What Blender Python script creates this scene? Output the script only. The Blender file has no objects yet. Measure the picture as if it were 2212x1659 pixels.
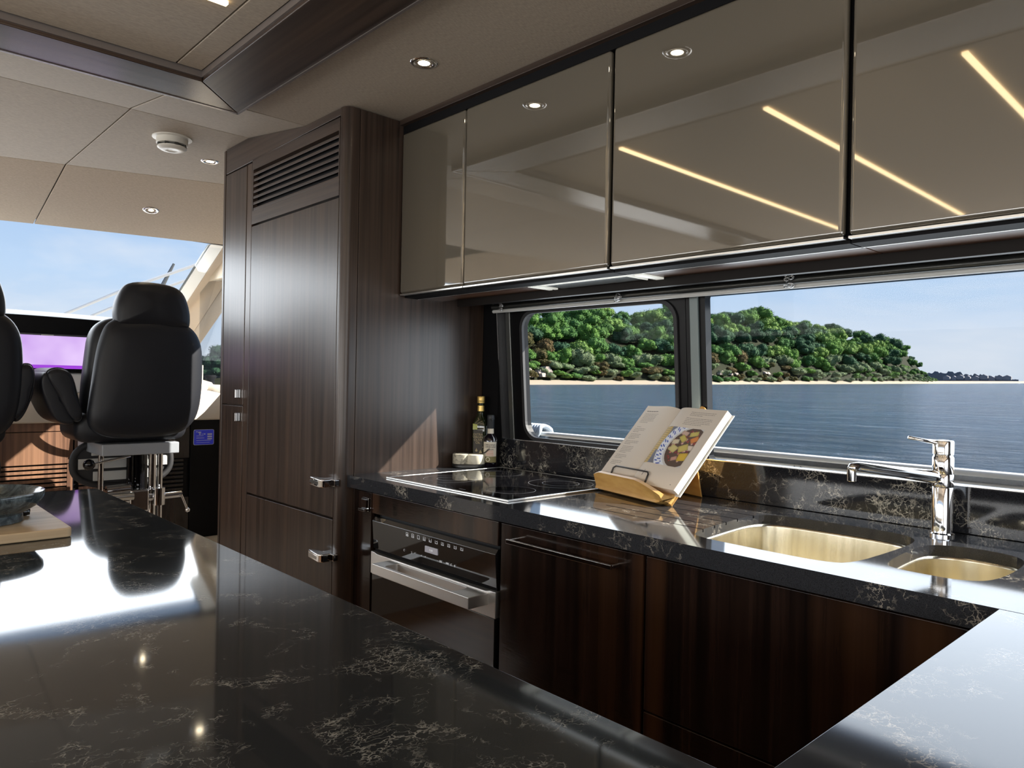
import bpy, bmesh, math, random
import numpy as np
from mathutils import Vector, Matrix
random.seed(7)
PI = math.pi
sc = bpy.context.scene
COL = sc.collection
ZC = 1.25            # eye height above the galley floor; all z below are measured from the eye

# ------------------------------------------------------------------ camera
cam_d = bpy.data.cameras.new('camera'); cam = bpy.data.objects.new('camera', cam_d); COL.objects.link(cam)
Rr, Ru, Rf = (Vector(v) for v in ((0.68187013, 0.73120525, 0.01979914), (-0.01538688, -0.01272329, 0.99980066), (-0.7313114, 0.68203885, -0.00257534)))
cam.matrix_world = Matrix(((Rr.x, Ru.x, -Rf.x, 0), (Rr.y, Ru.y, -Rf.y, 0), (Rr.z, Ru.z, -Rf.z, ZC), (0, 0, 0, 1)))
cam_d.sensor_width = 36; cam_d.lens = 1585.9 / 2212 * 36; cam_d.clip_start = 0.02; cam_d.clip_end = 20000
sc.camera = cam

# ------------------------------------------------------------------ colour management
sc.view_settings.view_transform = 'Standard'; sc.view_settings.look = 'None'
sc.view_settings.gamma = 1; sc.view_settings.use_curve_mapping = False
sc.view_settings.exposure = 0.30
sc.cycles.max_bounces = 9; sc.cycles.diffuse_bounces = 5; sc.cycles.glossy_bounces = 6
sc.cycles.transparent_max_bounces = 16; sc.cycles.transmission_bounces = 6
sc.cycles.caustics_reflective = False; sc.cycles.caustics_refractive = False
sc.cycles.sample_clamp_indirect = 6.0

# ------------------------------------------------------------------ sky
SKY = .93
W = bpy.data.worlds.new('sky'); sc.world = W; W.use_nodes = True
nt = W.node_tree; nt.nodes.clear()
def N(t, ty, **k):
    n = t.nodes.new(ty)
    for a, b in k.items():
        if a in n.inputs.keys(): n.inputs[a].default_value = b
        else: setattr(n, a, b)
    return n
def ramp(t, stops, interp='LINEAR'):
    r = t.nodes.new('ShaderNodeValToRGB'); e = r.color_ramp.elements; r.color_ramp.interpolation = interp
    while len(e) > 1: e.remove(e[0])
    e[0].position = stops[0][0]; e[0].color = (*stops[0][1], 1)
    for p, c in stops[1:]:
        x = e.new(p); x.color = (*c, 1)
    return r
tc = N(nt, 'ShaderNodeTexCoord'); sx = N(nt, 'ShaderNodeSeparateXYZ')
nt.links.new(tc.outputs['Generated'], sx.inputs[0])
mr = N(nt, 'ShaderNodeMapRange'); mr.inputs['From Min'].default_value = -0.1; mr.inputs['From Max'].default_value = 1.0
nt.links.new(sx.outputs['Z'], mr.inputs[0])
rp = ramp(nt, [(0.0, (.50, .60, .72)), (.095, (.60, .68, .78)), (.13, (.60, .70, .83)), (.20, (.50, .66, .87)), (.32, (.34, .52, .82)), (.6, (.24, .40, .72)), (1, (.18, .32, .62))])
nt.links.new(mr.outputs[0], rp.inputs[0])
mpn = N(nt, 'ShaderNodeMapping'); mpn.inputs['Scale'].default_value = (1.6, 1.6, 7)
nt.links.new(tc.outputs['Generated'], mpn.inputs[0])
cn = N(nt, 'ShaderNodeTexNoise', Scale=1.6, Detail=5, Roughness=.55, Distortion=.6); nt.links.new(mpn.outputs[0], cn.inputs['Vector'])
cr = ramp(nt, [(.46, (0, 0, 0)), (.72, (.75, .75, .75))]); nt.links.new(cn.outputs[0], cr.inputs[0])
mx = N(nt, 'ShaderNodeMix', data_type='RGBA'); mx.inputs[7].default_value = (.78, .82, .88, 1)
nt.links.new(cr.outputs[0], mx.inputs[0]); nt.links.new(rp.outputs[0], mx.inputs[6])
bg = N(nt, 'ShaderNodeBackground', Strength=SKY); wo = N(nt, 'ShaderNodeOutputWorld')
nt.links.new(mx.outputs[2], bg.inputs[0]); nt.links.new(bg.outputs[0], wo.inputs[0])

# ------------------------------------------------------------------ sun, from the aft starboard quarter
SUN = 14.0
sl = bpy.data.lights.new('sun', 'SUN'); sl.energy = SUN; sl.angle = 0.009; sl.color = (1, .93, .82)
so = bpy.data.objects.new('sun', sl); COL.objects.link(so)
so.rotation_euler = Vector((.9, 1, .9)).to_track_quat('Z', 'Y').to_euler(); so.location = (6, 7, 8)

# ------------------------------------------------------------------ added fill lamps at the glazing, brightening the cabin beyond the sky light
def fill_lamp(name, corners, radiance, col):
    """added rectangle lamp filling a window opening: corners = origin, along width, along height; emits towards (w x h)"""
    o_, w_, h_ = (Vector(q) for q in corners); wl, hl = w_.length, h_.length
    l = bpy.data.lights.new(name, 'AREA'); l.shape = 'RECTANGLE'; l.size = wl; l.size_y = hl; l.color = col
    l.energy = radiance * PI * wl * hl
    ob = bpy.data.objects.new(name, l); COL.objects.link(ob)
    X = w_.normalized(); Y = h_.normalized(); Z = -X.cross(Y).normalized() * -1
    c = o_ + w_ / 2 + h_ / 2
    ob.matrix_world = Matrix(((X.x, Y.x, Z.x, c.x), (X.y, Y.y, Z.y, c.y), (X.z, Y.z, Z.z, c.z + ZC), (0, 0, 0, 1)))
    return ob
# lamps shine along their local -Z, so width x height must point away from the room
fill_lamp('fill_windscreen', ((-5.78, 1.9, .12), (0, -4.1, 0), (.72, 0, .72)), 5.0, (.93, .97, 1))   # sloping windscreen
fill_lamp('fill_galley_window', ((1.7, 2.03, -.20), (-2.9, 0, 0), (0, -.03, .44)), 2.7, (.92, .97, 1))
fill_lamp('fill_galley_pane', ((-1.33, 2.03, -.20), (-.67, 0, 0), (0, -.03, .44)), 2.7, (.92, .97, 1))
fill_lamp('fill_port_windows', ((-5.0, -2.36, -.22), (6.6, 0, 0), (0, -.42, .70)), 5.2, (1, .95, .88))
fill_lamp('fill_aft_door', ((1.88, -1.85, -1.2), (0, 2.7, 0), (0, 0, 1.95)), 2.4, (1, .96, .90))

# ================================================================== materials
MATS = {}
def newmat(name):
    m = bpy.data.materials.new(name); m.use_nodes = True
    t = m.node_tree; b = t.nodes['Principled BSDF']; MATS[name] = m
    return m, t, b
def plain(name, col, rough=.5, metal=0, spec=None, ior=None, emit=None, es=0, coat=0):
    m, t, b = newmat(name)
    b.inputs['Base Color'].default_value = (*col, 1); b.inputs['Roughness'].default_value = rough; b.inputs['Metallic'].default_value = metal
    if ior: b.inputs['IOR'].default_value = ior
    if spec is not None: b.inputs['Specular IOR Level'].default_value = spec
    if coat: b.inputs['Coat Weight'].default_value = coat; b.inputs['Coat Roughness'].default_value = .03
    if emit: b.inputs['Emission Color'].default_value = (*emit, 1); b.inputs['Emission Strength'].default_value = es
    return m
def bump(t, b, src, strength, dist):
    bn = N(t, 'ShaderNodeBump', Strength=strength, Distance=dist)
    t.links.new(src, bn.inputs['Height']); t.links.new(bn.outputs[0], b.inputs['Normal']); return bn
def wood(name, c0, c1, c2, rough=.3, axis=2, sc1=55, grain=.5):
    m, t, b = newmat(name)
    tc = N(t, 'ShaderNodeTexCoord'); mp = N(t, 'ShaderNodeMapping')
    s = [1, 1, 1]; s[axis] = .02; mp.inputs['Scale'].default_value = s
    t.links.new(tc.outputs['Object'], mp.inputs[0])
    n1 = N(t, 'ShaderNodeTexNoise', Scale=sc1, Detail=3, Roughness=.6); n2 = N(t, 'ShaderNodeTexNoise', Scale=9, Detail=2)
    for n in (n1, n2): t.links.new(mp.outputs[0], n.inputs['Vector'])
    r1 = ramp(t, [(.35, c0), (.68, c1)]); t.links.new(n1.outputs[0], r1.inputs[0])
    r2 = ramp(t, [(.55, (0, 0, 0)), (.72, (grain,) * 3)]); t.links.new(n2.outputs[0], r2.inputs[0])
    mx = N(t, 'ShaderNodeMix', data_type='RGBA'); mx.inputs[7].default_value = (*c2, 1)
    t.links.new(r2.outputs[0], mx.inputs[0]); t.links.new(r1.outputs[0], mx.inputs[6]); t.links.new(mx.outputs[2], b.inputs['Base Color'])
    # fine cross ripples of the figured veneer
    mp2 = N(t, 'ShaderNodeMapping'); s2 = [30, 30, 30]; s2[axis] = 160; mp2.inputs['Scale'].default_value = s2
    t.links.new(tc.outputs['Object'], mp2.inputs[0])
    n3 = N(t, 'ShaderNodeTexNoise', Scale=1, Detail=2); t.links.new(mp2.outputs[0], n3.inputs['Vector'])
    ad = N(t, 'ShaderNodeMath', operation='ADD'); t.links.new(n1.outputs[0], ad.inputs[0]); t.links.new(n3.outputs[0], ad.inputs[1])
    bump(t, b, ad.outputs[0], .12, .0006)
    b.inputs['Roughness'].default_value = rough
    return m
wood('walnut', (.026, .017, .013), (.066, .044, .034), (.10, .058, .034), .29)
wood('walnut_flat', (.028, .018, .014), (.068, .046, .035), (.10, .06, .035), .36, axis=0)
wood('walnut_cross', (.030, .019, .014), (.075, .050, .038), (.12, .07, .04), .22, axis=1)
wood('walnut_gloss', (.008, .005, .004), (.028, .015, .011), (.095, .042, .018), .15, grain=.6)
wood('walnut_red', (.05, .022, .014), (.13, .06, .035), (.2, .09, .04), .35, axis=0)
wood('helm_wood', (.09, .045, .028), (.24, .125, .075), (.30, .16, .09), .4)
wood('bamboo', (.50, .27, .075), (.66, .40, .13), (.45, .22, .06), .32, axis=0, sc1=35)
wood('board_wood', (.42, .31, .19), (.60, .47, .31), (.5, .36, .2), .5, axis=1, sc1=40)
wood('floor_wood', (.28, .13, .05), (.42, .22, .09), (.5, .27, .1), .35, axis=0, sc1=25)

def stone(name, rough, base=(.020, .021, .024), mlo=.52, vein=(.55, .50, .42), stretch=(1, 1, 1), cells=((26, .042), (62, .05)), ms=7.5):
    m, t, b = newmat(name)
    g = N(t, 'ShaderNodeNewGeometry')
    mpg = N(t, 'ShaderNodeMapping'); mpg.inputs['Scale'].default_value = stretch; t.links.new(g.outputs['Position'], mpg.inputs[0])
    class G_: pass
    gp = mpg.outputs[0]
    dn = N(t, 'ShaderNodeTexNoise', Scale=11, Detail=5, Roughness=.65); t.links.new(gp, dn.inputs['Vector'])
    va = N(t, 'ShaderNodeVectorMath', operation='SCALE'); va.inputs['Scale'].default_value = .10
    t.links.new(dn.outputs['Color'], va.inputs[0])
    vb = N(t, 'ShaderNodeVectorMath', operation='ADD'); t.links.new(gp, vb.inputs[0]); t.links.new(va.outputs[0], vb.inputs[1])
    cols = []
    for s, wd in cells:
        vo = N(t, 'ShaderNodeTexVoronoi', feature='DISTANCE_TO_EDGE', Scale=s); t.links.new(vb.outputs[0], vo.inputs['Vector'])
        r = ramp(t, [(0, (1, 1, 1)), (wd * .35, (.6, .6, .6)), (wd, (0, 0, 0))]); t.links.new(vo.outputs['Distance'], r.inputs[0]); cols.append(r)
    mk = N(t, 'ShaderNodeTexNoise', Scale=ms, Detail=3, Roughness=.65, Distortion=.8); t.links.new(g.outputs['Position'], mk.inputs['Vector'])
    mk2 = N(t, 'ShaderNodeTexNoise', Scale=45, Detail=2); t.links.new(g.outputs['Position'], mk2.inputs['Vector'])
    mr1 = ramp(t, [(mlo, (0, 0, 0)), (mlo + .14, (1, 1, 1))]); t.links.new(mk.outputs[0], mr1.inputs[0])
    mr2 = ramp(t, [(.42, (.05, .05, .05)), (.6, (1, 1, 1))]); t.links.new(mk2.outputs[0], mr2.inputs[0])
    mm = N(t, 'ShaderNodeMath', operation='MULTIPLY'); t.links.new(mr1.outputs[0], mm.inputs[0]); t.links.new(mr2.outputs[0], mm.inputs[1])
    mrs = ramp(t, [(mlo + .04, (0, 0, 0)), (mlo + .17, (1, 1, 1))]); t.links.new(mk.outputs[0], mrs.inputs[0])
    m2 = N(t, 'ShaderNodeMath', operation='MULTIPLY'); t.links.new(cols[1].outputs[0], m2.inputs[0]); t.links.new(mrs.outputs[0], m2.inputs[1])
    m1 = N(t, 'ShaderNodeMath', operation='MULTIPLY'); t.links.new(cols[0].outputs[0], m1.inputs[0]); t.links.new(mm.outputs[0], m1.inputs[1])
    mxx = N(t, 'ShaderNodeMath', operation='MAXIMUM'); t.links.new(m1.outputs[0], mxx.inputs[0]); t.links.new(m2.outputs[0], mxx.inputs[1])
    sp = N(t, 'ShaderNodeTexNoise', Scale=900, Detail=1); t.links.new(g.outputs['Position'], sp.inputs['Vector'])
    rs = ramp(t, [(.3, tuple(x * .7 for x in base)), (.75, tuple(x * 2.2 for x in base))]); t.links.new(sp.outputs[0], rs.inputs[0])
    mx = N(t, 'ShaderNodeMix', data_type='RGBA'); mx.inputs[7].default_value = (*vein, 1)
    t.links.new(mxx.outputs[0], mx.inputs[0]); t.links.new(rs.outputs[0], mx.inputs[6]); t.links.new(mx.outputs[2], b.inputs['Base Color'])
    b.inputs['Roughness'].default_value = rough; b.inputs['IOR'].default_value = 1.55
    return m
stone('stone', .07); stone('stone_island', .055, base=(.013, .0150, .0165), mlo=.47, vein=(.29, .285, .26), stretch=(1.25, .9, 1), cells=((30, .038), (75, .045)), ms=9); stone('stone_upright', .07, base=(.010, .0105, .013), mlo=.46, vein=(.6, .56, .47)) 

def fabric(name, c0, c1, rough=.75):
    m, t, b = newmat(name)
    tc = N(t, 'ShaderNodeTexCoord'); mp = N(t, 'ShaderNodeMapping'); mp.inputs['Scale'].default_value = (1, .18, 1)
    t.links.new(tc.outputs['Object'], mp.inputs[0])
    n = N(t, 'ShaderNodeTexNoise', Scale=420, Detail=2); t.links.new(mp.outputs[0], n.inputs['Vector'])
    r = ramp(t, [(.3, c0), (.7, c1)]); t.links.new(n.outputs[0], r.inputs[0]); t.links.new(r.outputs[0], b.inputs['Base Color'])
    bump(t, b, n.outputs[0], .25, .0006); b.inputs['Roughness'].default_value = rough
    return m
fabric('headliner', (.34, .29, .235), (.46, .395, .32))
fabric('headliner_tan', (.42, .34, .26), (.54, .45, .35))
plain('lacquer', (.112, .100, .079), .03, ior=2.5)
plain('black', (.006, .006, .007), .7, spec=.12)
plain('black_gloss', (.004, .004, .005), .06)
plain('black_satin', (.004, .004, .005), .35, spec=.16)
plain('valance_wood', (.011, .0085, .0075), .5, spec=.15)
plain('oven_glass', (.012, .012, .013), .04, ior=1.7)
plain('chrome', (.82, .82, .83), .06, metal=1)
plain('steel', (.74, .73, .70), .3, metal=1)
plain('oven_steel', (.86, .85, .83), .42, metal=1)
plain('alu', (.72, .73, .74), .25, metal=1)
plain('dark_alu', (.14, .145, .14), .35, metal=.8)
plain('mullion_grey', (.16, .20, .20), .35)
plain('rubber', (.02, .02, .022), .6)
plain('leather', (.010, .011, .015), .45, spec=.35)
plain('leather_seam', (.05, .052, .06), .5)
plain('seat_grey', (.30, .32, .35), .35)
plain('bar_grey', (.62, .62, .60), .4)
plain('tread', (.62, .62, .60), .5)
plain('cream', (.66, .58, .47), .6)
plain('beige_leather', (.62, .49, .36), .55)
plain('white', (.8, .8, .78), .35)
plain('paper', (.70, .62, .53), .7)
plain('page_edge', (.78, .80, .72), .75)
plain('ink', (.10, .085, .08), .8)
plain('gold', (.75, .52, .16), .35, metal=.6)
plain('cream_label', (.72, .66, .54), .6)
plain('olive_label', (.22, .19, .08), .6)
plain('dark_label', (.035, .028, .018), .5)
plain('gold_print', (.45, .36, .18), .5)
plain('red_print', (.5, .08, .05), .6)
plain('oil_glass', (.012, .018, .004), .05, coat=1)
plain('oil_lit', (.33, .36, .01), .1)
plain('dark_bottle', (.006, .004, .008), .04, coat=1)
plain('capsule', (.02, .023, .027), .5)
plain('neck_glass', (.42, .46, .46), .08)
plain('marble_black', (.012, .012, .012), .35)
plain('icon_white', (.5, .5, .5), .5, emit=(.8, .82, .85), es=.35)
plain('display', (.2, .2, .22), .3, emit=(.45, .43, .47), es=.35)
plain('hob_print', (.16, .16, .17), .3)
plain('blue_sign', (.02, .03, .35), .4, emit=(.03, .04, .6), es=.15)
plain('sign_white', (.6, .62, .72), .5)
plain('led', (1, .82, .52), .5, emit=(1, .74, .40), es=5)
plain('lamp', (1, .9, .7), .5, emit=(1, .84, .58), es=26)
plain('led_white', (.85, .87, .82), .4, emit=(1, 1, .9), es=.35)
plain('hood_glass', (.22, .24, .24), .12)
plain('plastic_white', (.70, .68, .62), .4)
plain('grey_trim', (.25, .22, .21), .25, metal=.5)
plain('upholstery', (.42, .36, .30), .8)
plain('teak', (.35, .2, .1), .6)
plain('sand', (.30, .245, .18), .9)
plain('rope', (.45, .52, .6), .8)
plain('wire', (.03, .027, .025), .35)
plain('hull_white', (.50, .49, .46), .3)

def screen_mat():
    m, t, b = newmat('screen')
    tc = N(t, 'ShaderNodeTexCoord'); n = N(t, 'ShaderNodeTexNoise', Scale=5, Detail=2); t.links.new(tc.outputs['Object'], n.inputs['Vector'])
    r = ramp(t, [(.3, (.55, .32, .80)), (.7, (.76, .56, .93))]); t.links.new(n.outputs[0], r.inputs[0])
    t.links.new(r.outputs[0], b.inputs['Emission Color']); b.inputs['Emission Strength'].default_value = .85
    b.inputs['Base Color'].default_value = (.05, .05, .06, 1)
screen_mat()
plain('screen_band', (.05, .05, .06), .3, emit=(.36, .05, .72), es=.8)

def col_attr():
    m, t, b = newmat('print')
    a = N(t, 'ShaderNodeAttribute', attribute_name='Col'); t.links.new(a.outputs['Color'], b.inputs['Base Color']); b.inputs['Roughness'].default_value = .5
col_attr()
def glass_mat(name, tint, refl=1.0, rough=0.0):
    m = bpy.data.materials.new(name); m.use_nodes = True; t = m.node_tree; t.nodes.clear(); MATS[name] = m
    tr = N(t, 'ShaderNodeBsdfTransparent'); tr.inputs[0].default_value = (*tint, 1)
    gl = N(t, 'ShaderNodeBsdfGlossy'); gl.inputs['Roughness'].default_value = rough; gl.inputs[0].default_value = (refl, refl, refl, 1)
    lw = N(t, 'ShaderNodeLayerWeight', Blend=.5); pw = N(t, 'ShaderNodeMath', operation='POWER'); pw.inputs[1].default_value = 5
    t.links.new(lw.outputs['Facing'], pw.inputs[0]); fr = N(t, 'ShaderNodeMath', operation='MULTIPLY_ADD'); fr.inputs[1].default_value = .95; fr.inputs[2].default_value = .035; t.links.new(pw.outputs[0], fr.inputs[0]); ms = N(t, 'ShaderNodeMixShader'); o = N(t, 'ShaderNodeOutputMaterial')
    t.links.new(fr.outputs[0], ms.inputs[0]); t.links.new(tr.outputs[0], ms.inputs[1]); t.links.new(gl.outputs[0], ms.inputs[2]); t.links.new(ms.outputs[0], o.inputs[0])
glass_mat('window_glass', (.95, .96, .97), .08)
def marble(name, c0, c1, s=28, rough=.15, cream=None):
    m, t, b = newmat(name)
    tc = N(t, 'ShaderNodeTexCoord'); n = N(t, 'ShaderNodeTexNoise', Scale=s, Detail=6, Roughness=.7, Distortion=1.6); t.links.new(tc.outputs['Object'], n.inputs['Vector'])
    r = ramp(t, [(.42, c0), (.62, c1), (.68, tuple(x * 1.8 for x in c1))]); t.links.new(n.outputs[0], r.inputs[0]); t.links.new(r.outputs[0], b.inputs['Base Color'])
    b.inputs['Roughness'].default_value = rough
def sink_steel():
    m, t, b = newmat('sink_steel')
    g = N(t, 'ShaderNodeNewGeometry'); mp = N(t, 'ShaderNodeMapping'); mp.inputs['Scale'].default_value = (38, 38, 1.2); t.links.new(g.outputs['Position'], mp.inputs[0])
    n = N(t, 'ShaderNodeTexNoise', Scale=1, Detail=3); t.links.new(mp.outputs[0], n.inputs['Vector'])
    r = ramp(t, [(.3, (.60, .55, .42)), (.7, (.86, .80, .66))]); t.links.new(n.outputs[0], r.inputs[0]); t.links.new(r.outputs[0], b.inputs['Base Color'])
    bump(t, b, n.outputs[0], .25, .004)
    b.inputs['Metallic'].default_value = 1; b.inputs['Roughness'].default_value = .24
sink_steel()
marble('mortar_marble', (.028, .038, .045), (.10, .125, .135))
marble('jar_marble', (.62, .58, .46), (.20, .18, .14), 45, .4)
marble('jar_cream', (.80, .76, .62), (.62, .57, .44), 12, .45)
def water():
    m, t, b = newmat('sea_water')
    g = N(t, 'ShaderNodeNewGeometry'); mp = N(t, 'ShaderNodeMapping'); mp.inputs['Scale'].default_value = (.45, 1.0, 1); mp.inputs['Rotation'].default_value = (0, 0, -.45)
    t.links.new(g.outputs['Position'], mp.inputs[0])
    n = N(t, 'ShaderNodeTexNoise', Scale=.42, Detail=8, Roughness=.68, Distortion=.5); t.links.new(mp.outputs[0], n.inputs['Vector'])
    mp2 = N(t, 'ShaderNodeMapping'); mp2.inputs['Scale'].default_value = (.12, 1.0, 1); mp2.inputs['Rotation'].default_value = (0, 0, -.5); t.links.new(g.outputs['Position'], mp2.inputs[0])
    n2 = N(t, 'ShaderNodeTexNoise', Scale=.05, Detail=6, Roughness=.6); t.links.new(mp2.outputs[0], n2.inputs['Vector'])
    r = ramp(t, [(.36, (.008, .042, .092)), (.64, (.022, .078, .15))]); t.links.new(n2.outputs[0], r.inputs[0]); t.links.new(r.outputs[0], b.inputs['Base Color'])
    b.inputs['Roughness'].default_value = .17; b.inputs['Specular IOR Level'].default_value = .30
    bump(t, b, n.outputs[0], 1.0, 4.5)
water()
def leaves(name, cols):
    m, t, b = newmat(name)
    oi = N(t, 'ShaderNodeObjectInfo'); g = N(t, 'ShaderNodeNewGeometry')
    n = N(t, 'ShaderNodeTexNoise', Scale=.35, Detail=2); t.links.new(g.outputs['Position'], n.inputs['Vector'])
    ad = N(t, 'ShaderNodeMath', operation='ADD'); t.links.new(oi.outputs['Random'], ad.inputs[0]); t.links.new(n.outputs[0], ad.inputs[1])
    ml = N(t, 'ShaderNodeMath', operation='MULTIPLY'); ml.inputs[1].default_value = .55; t.links.new(ad.outputs[0], ml.inputs[0])
    r = ramp(t, [(i / (len(cols) - 1), c) for i, c in enumerate(cols)]); t.links.new(ml.outputs[0], r.inputs[0])
    t.links.new(r.outputs[0], b.inputs['Base Color']); b.inputs['Roughness'].default_value = .85; b.inputs['Specular IOR Level'].default_value = .1
leaves('leaf_green', [(0.03003, 0.07293, 0.02574), (0.04719, 0.1115, 0.03432), (0.0858, 0.1716, 0.03432), (0.0429, 0.09438, 0.03861)])
leaves('leaf_dark', [(0.02145, 0.05148, 0.03003), (0.03003, 0.07293, 0.03861), (0.0429, 0.0858, 0.0429)])
leaves('leaf_light', [(0.09438, 0.163, 0.03861), (0.1287, 0.2059, 0.05148), (0.07722, 0.1459, 0.0429)])
leaves('leaf_russet', [(0.099, 0.0561, 0.0297), (0.066, 0.066, 0.0264), (0.1188, 0.0726, 0.0363)])
leaves('leaf_sage', [(0.103, 0.1544, 0.07722), (0.1373, 0.1716, 0.09438), (0.0858, 0.1373, 0.06006)])
leaves('earth', [(0.0098, 0.0182, 0.007), (0.0182, 0.0196, 0.0098), (0.0098, 0.0168, 0.0063)])
plain('clay', (.30, .18, .12), .9)
plain('pale_rock', (.30, .25, .22), .9)
plain('hazy_land', (.075, .10, .135), .9)  # distance haze put into the bluish grey of this land
plain('far_house', (.18, .18, .20), .9)

# ================================================================== geometry helpers (coordinates: metres from the eye)
class MB:
    def __init__(s): s.v = []; s.f = []
    def add(s, vs, fs):
        o = len(s.v); s.v += [tuple(v) for v in vs]; s.f += [tuple(i + o for i in f) for f in fs]; return s
    def box(s, x0, x1, y0, y1, z0, z1):
        return s.add([(x0, y0, z0), (x1, y0, z0), (x1, y1, z0), (x0, y1, z0), (x0, y0, z1), (x1, y0, z1), (x1, y1, z1), (x0, y1, z1)],
                     [(0, 3, 2, 1), (4, 5, 6, 7), (0, 1, 5, 4), (1, 2, 6, 5), (2, 3, 7, 6), (3, 0, 4, 7)])
    def prism(s, pts, ax, a, b):
        n = len(pts)
        def P(p, t): return (t, p[0], p[1]) if ax == 'x' else (p[0], t, p[1]) if ax == 'y' else (p[0], p[1], t)
        return s.add([P(p, a) for p in pts] + [P(p, b) for p in pts], [tuple(range(n))[::-1], tuple(range(n, 2 * n))] + [(i, (i + 1) % n, n + (i + 1) % n, n + i) for i in range(n)])
    def hexa(s, lo, hi):   # two quads joined
        return s.add(list(lo) + list(hi), [(0, 3, 2, 1), (4, 5, 6, 7), (0, 1, 5, 4), (1, 2, 6, 5), (2, 3, 7, 6), (3, 0, 4, 7)])
    def tube(s, pts, r, n=12, closed=False):
        pts = [Vector(p) for p in pts]; k = len(pts); rs = r if isinstance(r, (list, tuple)) else [r] * k
        rings = []; up = None
        for i, p in enumerate(pts):
            if closed: d = pts[(i + 1) % k] - pts[i - 1]
            else: d = pts[min(i + 1, k - 1)] - pts[max(i - 1, 0)]
            d.normalize()
            if up is None: up = Vector((0, 0, 1)) if abs(d.z) < .9 else Vector((1, 0, 0))
            a = d.cross(up).normalized(); bb = a.cross(d).normalized(); up = bb
            rings.append([p + (a * math.cos(2 * PI * j / n) + bb * math.sin(2 * PI * j / n)) * rs[i] for j in range(n)])
        vs = [v for ring in rings for v in ring]; fs = []
        for i in range(k if closed else k - 1):
            i2 = (i + 1) % k
            for j in range(n): fs.append((i * n + j, i * n + (j + 1) % n, i2 * n + (j + 1) % n, i2 * n + j))
        if not closed: fs += [tuple(range(n))[::-1], tuple(range((k - 1) * n, k * n))]
        return s.add(vs, fs)
    def lathe(s, c, prof, n=32, sx=1, sy=1, rot=0):
        vs = []; k = len(prof)
        for r, z in prof:
            for j in range(n):
                a = 2 * PI * j / n; x = r * math.cos(a) * sx; y = r * math.sin(a) * sy
                vs.append((c[0] + x * math.cos(rot) - y * math.sin(rot), c[1] + x * math.sin(rot) + y * math.cos(rot), c[2] + z))
        fs = [(i * n + j, i * n + (j + 1) % n, (i + 1) * n + (j + 1) % n, (i + 1) * n + j) for i in range(k - 1) for j in range(n)]
        fs += [tuple(range(n))[::-1], tuple(range((k - 1) * n, k * n))]
        return s.add(vs, fs)
    def loft(s, loops, cap=True):
        n = len(loops[0]); vs = [p for l in loops for p in l]
        fs = [(i * n + j, i * n + (j + 1) % n, (i + 1) * n + (j + 1) % n, (i + 1) * n + j) for i in range(len(loops) - 1) for j in range(n)]
        if cap: fs += [tuple(range(n))[::-1], tuple(range((len(loops) - 1) * n, len(loops) * n))]
        return s.add(vs, fs)
    def frame(s, c, u, v, n, polys):   # flat quads on a plane
        for (u0, u1, v0, v1, h) in polys:
            P = lambda a, b: tuple(Vector(c) + Vector(u) * a + Vector(v) * b + Vector(n) * h)
            s.add([P(u0, v0), P(u1, v0), P(u1, v1), P(u0, v1)], [(0, 1, 2, 3)])
        return s
def rrect(x0, x1, y0, y1, r, k=6):
    out = []
    for cx, cy, a0 in ((x1 - r, y1 - r, 0), (x0 + r, y1 - r, 90), (x0 + r, y0 + r, 180), (x1 - r, y0 + r, 270)):
        for i in range(k + 1):
            a = math.radians(a0 + 90 * i / k); out.append((cx + r * math.cos(a), cy + r * math.sin(a)))
    return out
def tag(o, label=None, cat=None, group=None, kind=None):
    if label: o['label'] = label
    if cat: o['category'] = cat
    if group: o['group'] = group
    if kind: o['kind'] = kind
    return o
BASE = {}
def finish_mesh(me, smooth, recalc=True):
    bm = bmesh.new(); bm.from_mesh(me)
    if recalc: bmesh.ops.recalc_face_normals(bm, faces=bm.faces)
    bm.to_mesh(me); bm.free()
    if smooth:
        me.polygons.foreach_set('use_smooth', [True] * len(me.polygons))
def obj(name, mb, mat, parent=None, base=None, bevel=0, smooth=False, seg=2, recalc=True, auto=None):
    if parent is not None: bv = BASE[parent.name]
    elif base is not None: bv = Vector(base)
    else: bv = Vector((0, 0, 0))
    me = bpy.data.meshes.new(name)
    me.from_pydata([(v[0] - bv[0], v[1] - bv[1], v[2] - bv[2]) for v in mb.v], [], mb.f); me.update()
    finish_mesh(me, smooth or auto is not None, recalc)
    if auto is not None: me.set_sharp_from_angle(angle=math.radians(auto))
    me.materials.append(MATS[mat])
    o = bpy.data.objects.new(name, me); COL.objects.link(o)
    if parent is not None: o.parent = parent
    else: o.location = (bv[0], bv[1], bv[2] + ZC)
    BASE[o.name] = bv
    if bevel:
        md = o.modifiers.new('bevel', 'BEVEL'); md.width = bevel; md.segments = seg; md.limit_method = 'ANGLE'; md.angle_limit = math.radians(40)
        if not smooth: me.polygons.foreach_set('use_smooth', [True] * len(me.polygons)); md.harden_normals = True
    return o
def thing(name, label, cat, base, group=None):
    o = bpy.data.objects.new(name, None); COL.objects.link(o); o.location = (base[0], base[1], base[2] + ZC); o.empty_display_size = .05
    BASE[o.name] = Vector(base); tag(o, label, cat, group); return o
def struct(name, mb=None, mat=None, parent=None, **k):
    o = obj(name, mb, mat, parent, **k)
    if parent is None: o['kind'] = 'structure'
    return o
def sempty(name, base):
    o = bpy.data.objects.new(name, None); COL.objects.link(o); o.location = (base[0], base[1], base[2] + ZC); BASE[o.name] = Vector(base); o['kind'] = 'structure'; return o
def copy_tree(o, parent=None):
    c = o.copy(); COL.objects.link(c); c.parent = parent
    for ch in list(o.children): copy_tree(ch, c)
    return c
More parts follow.
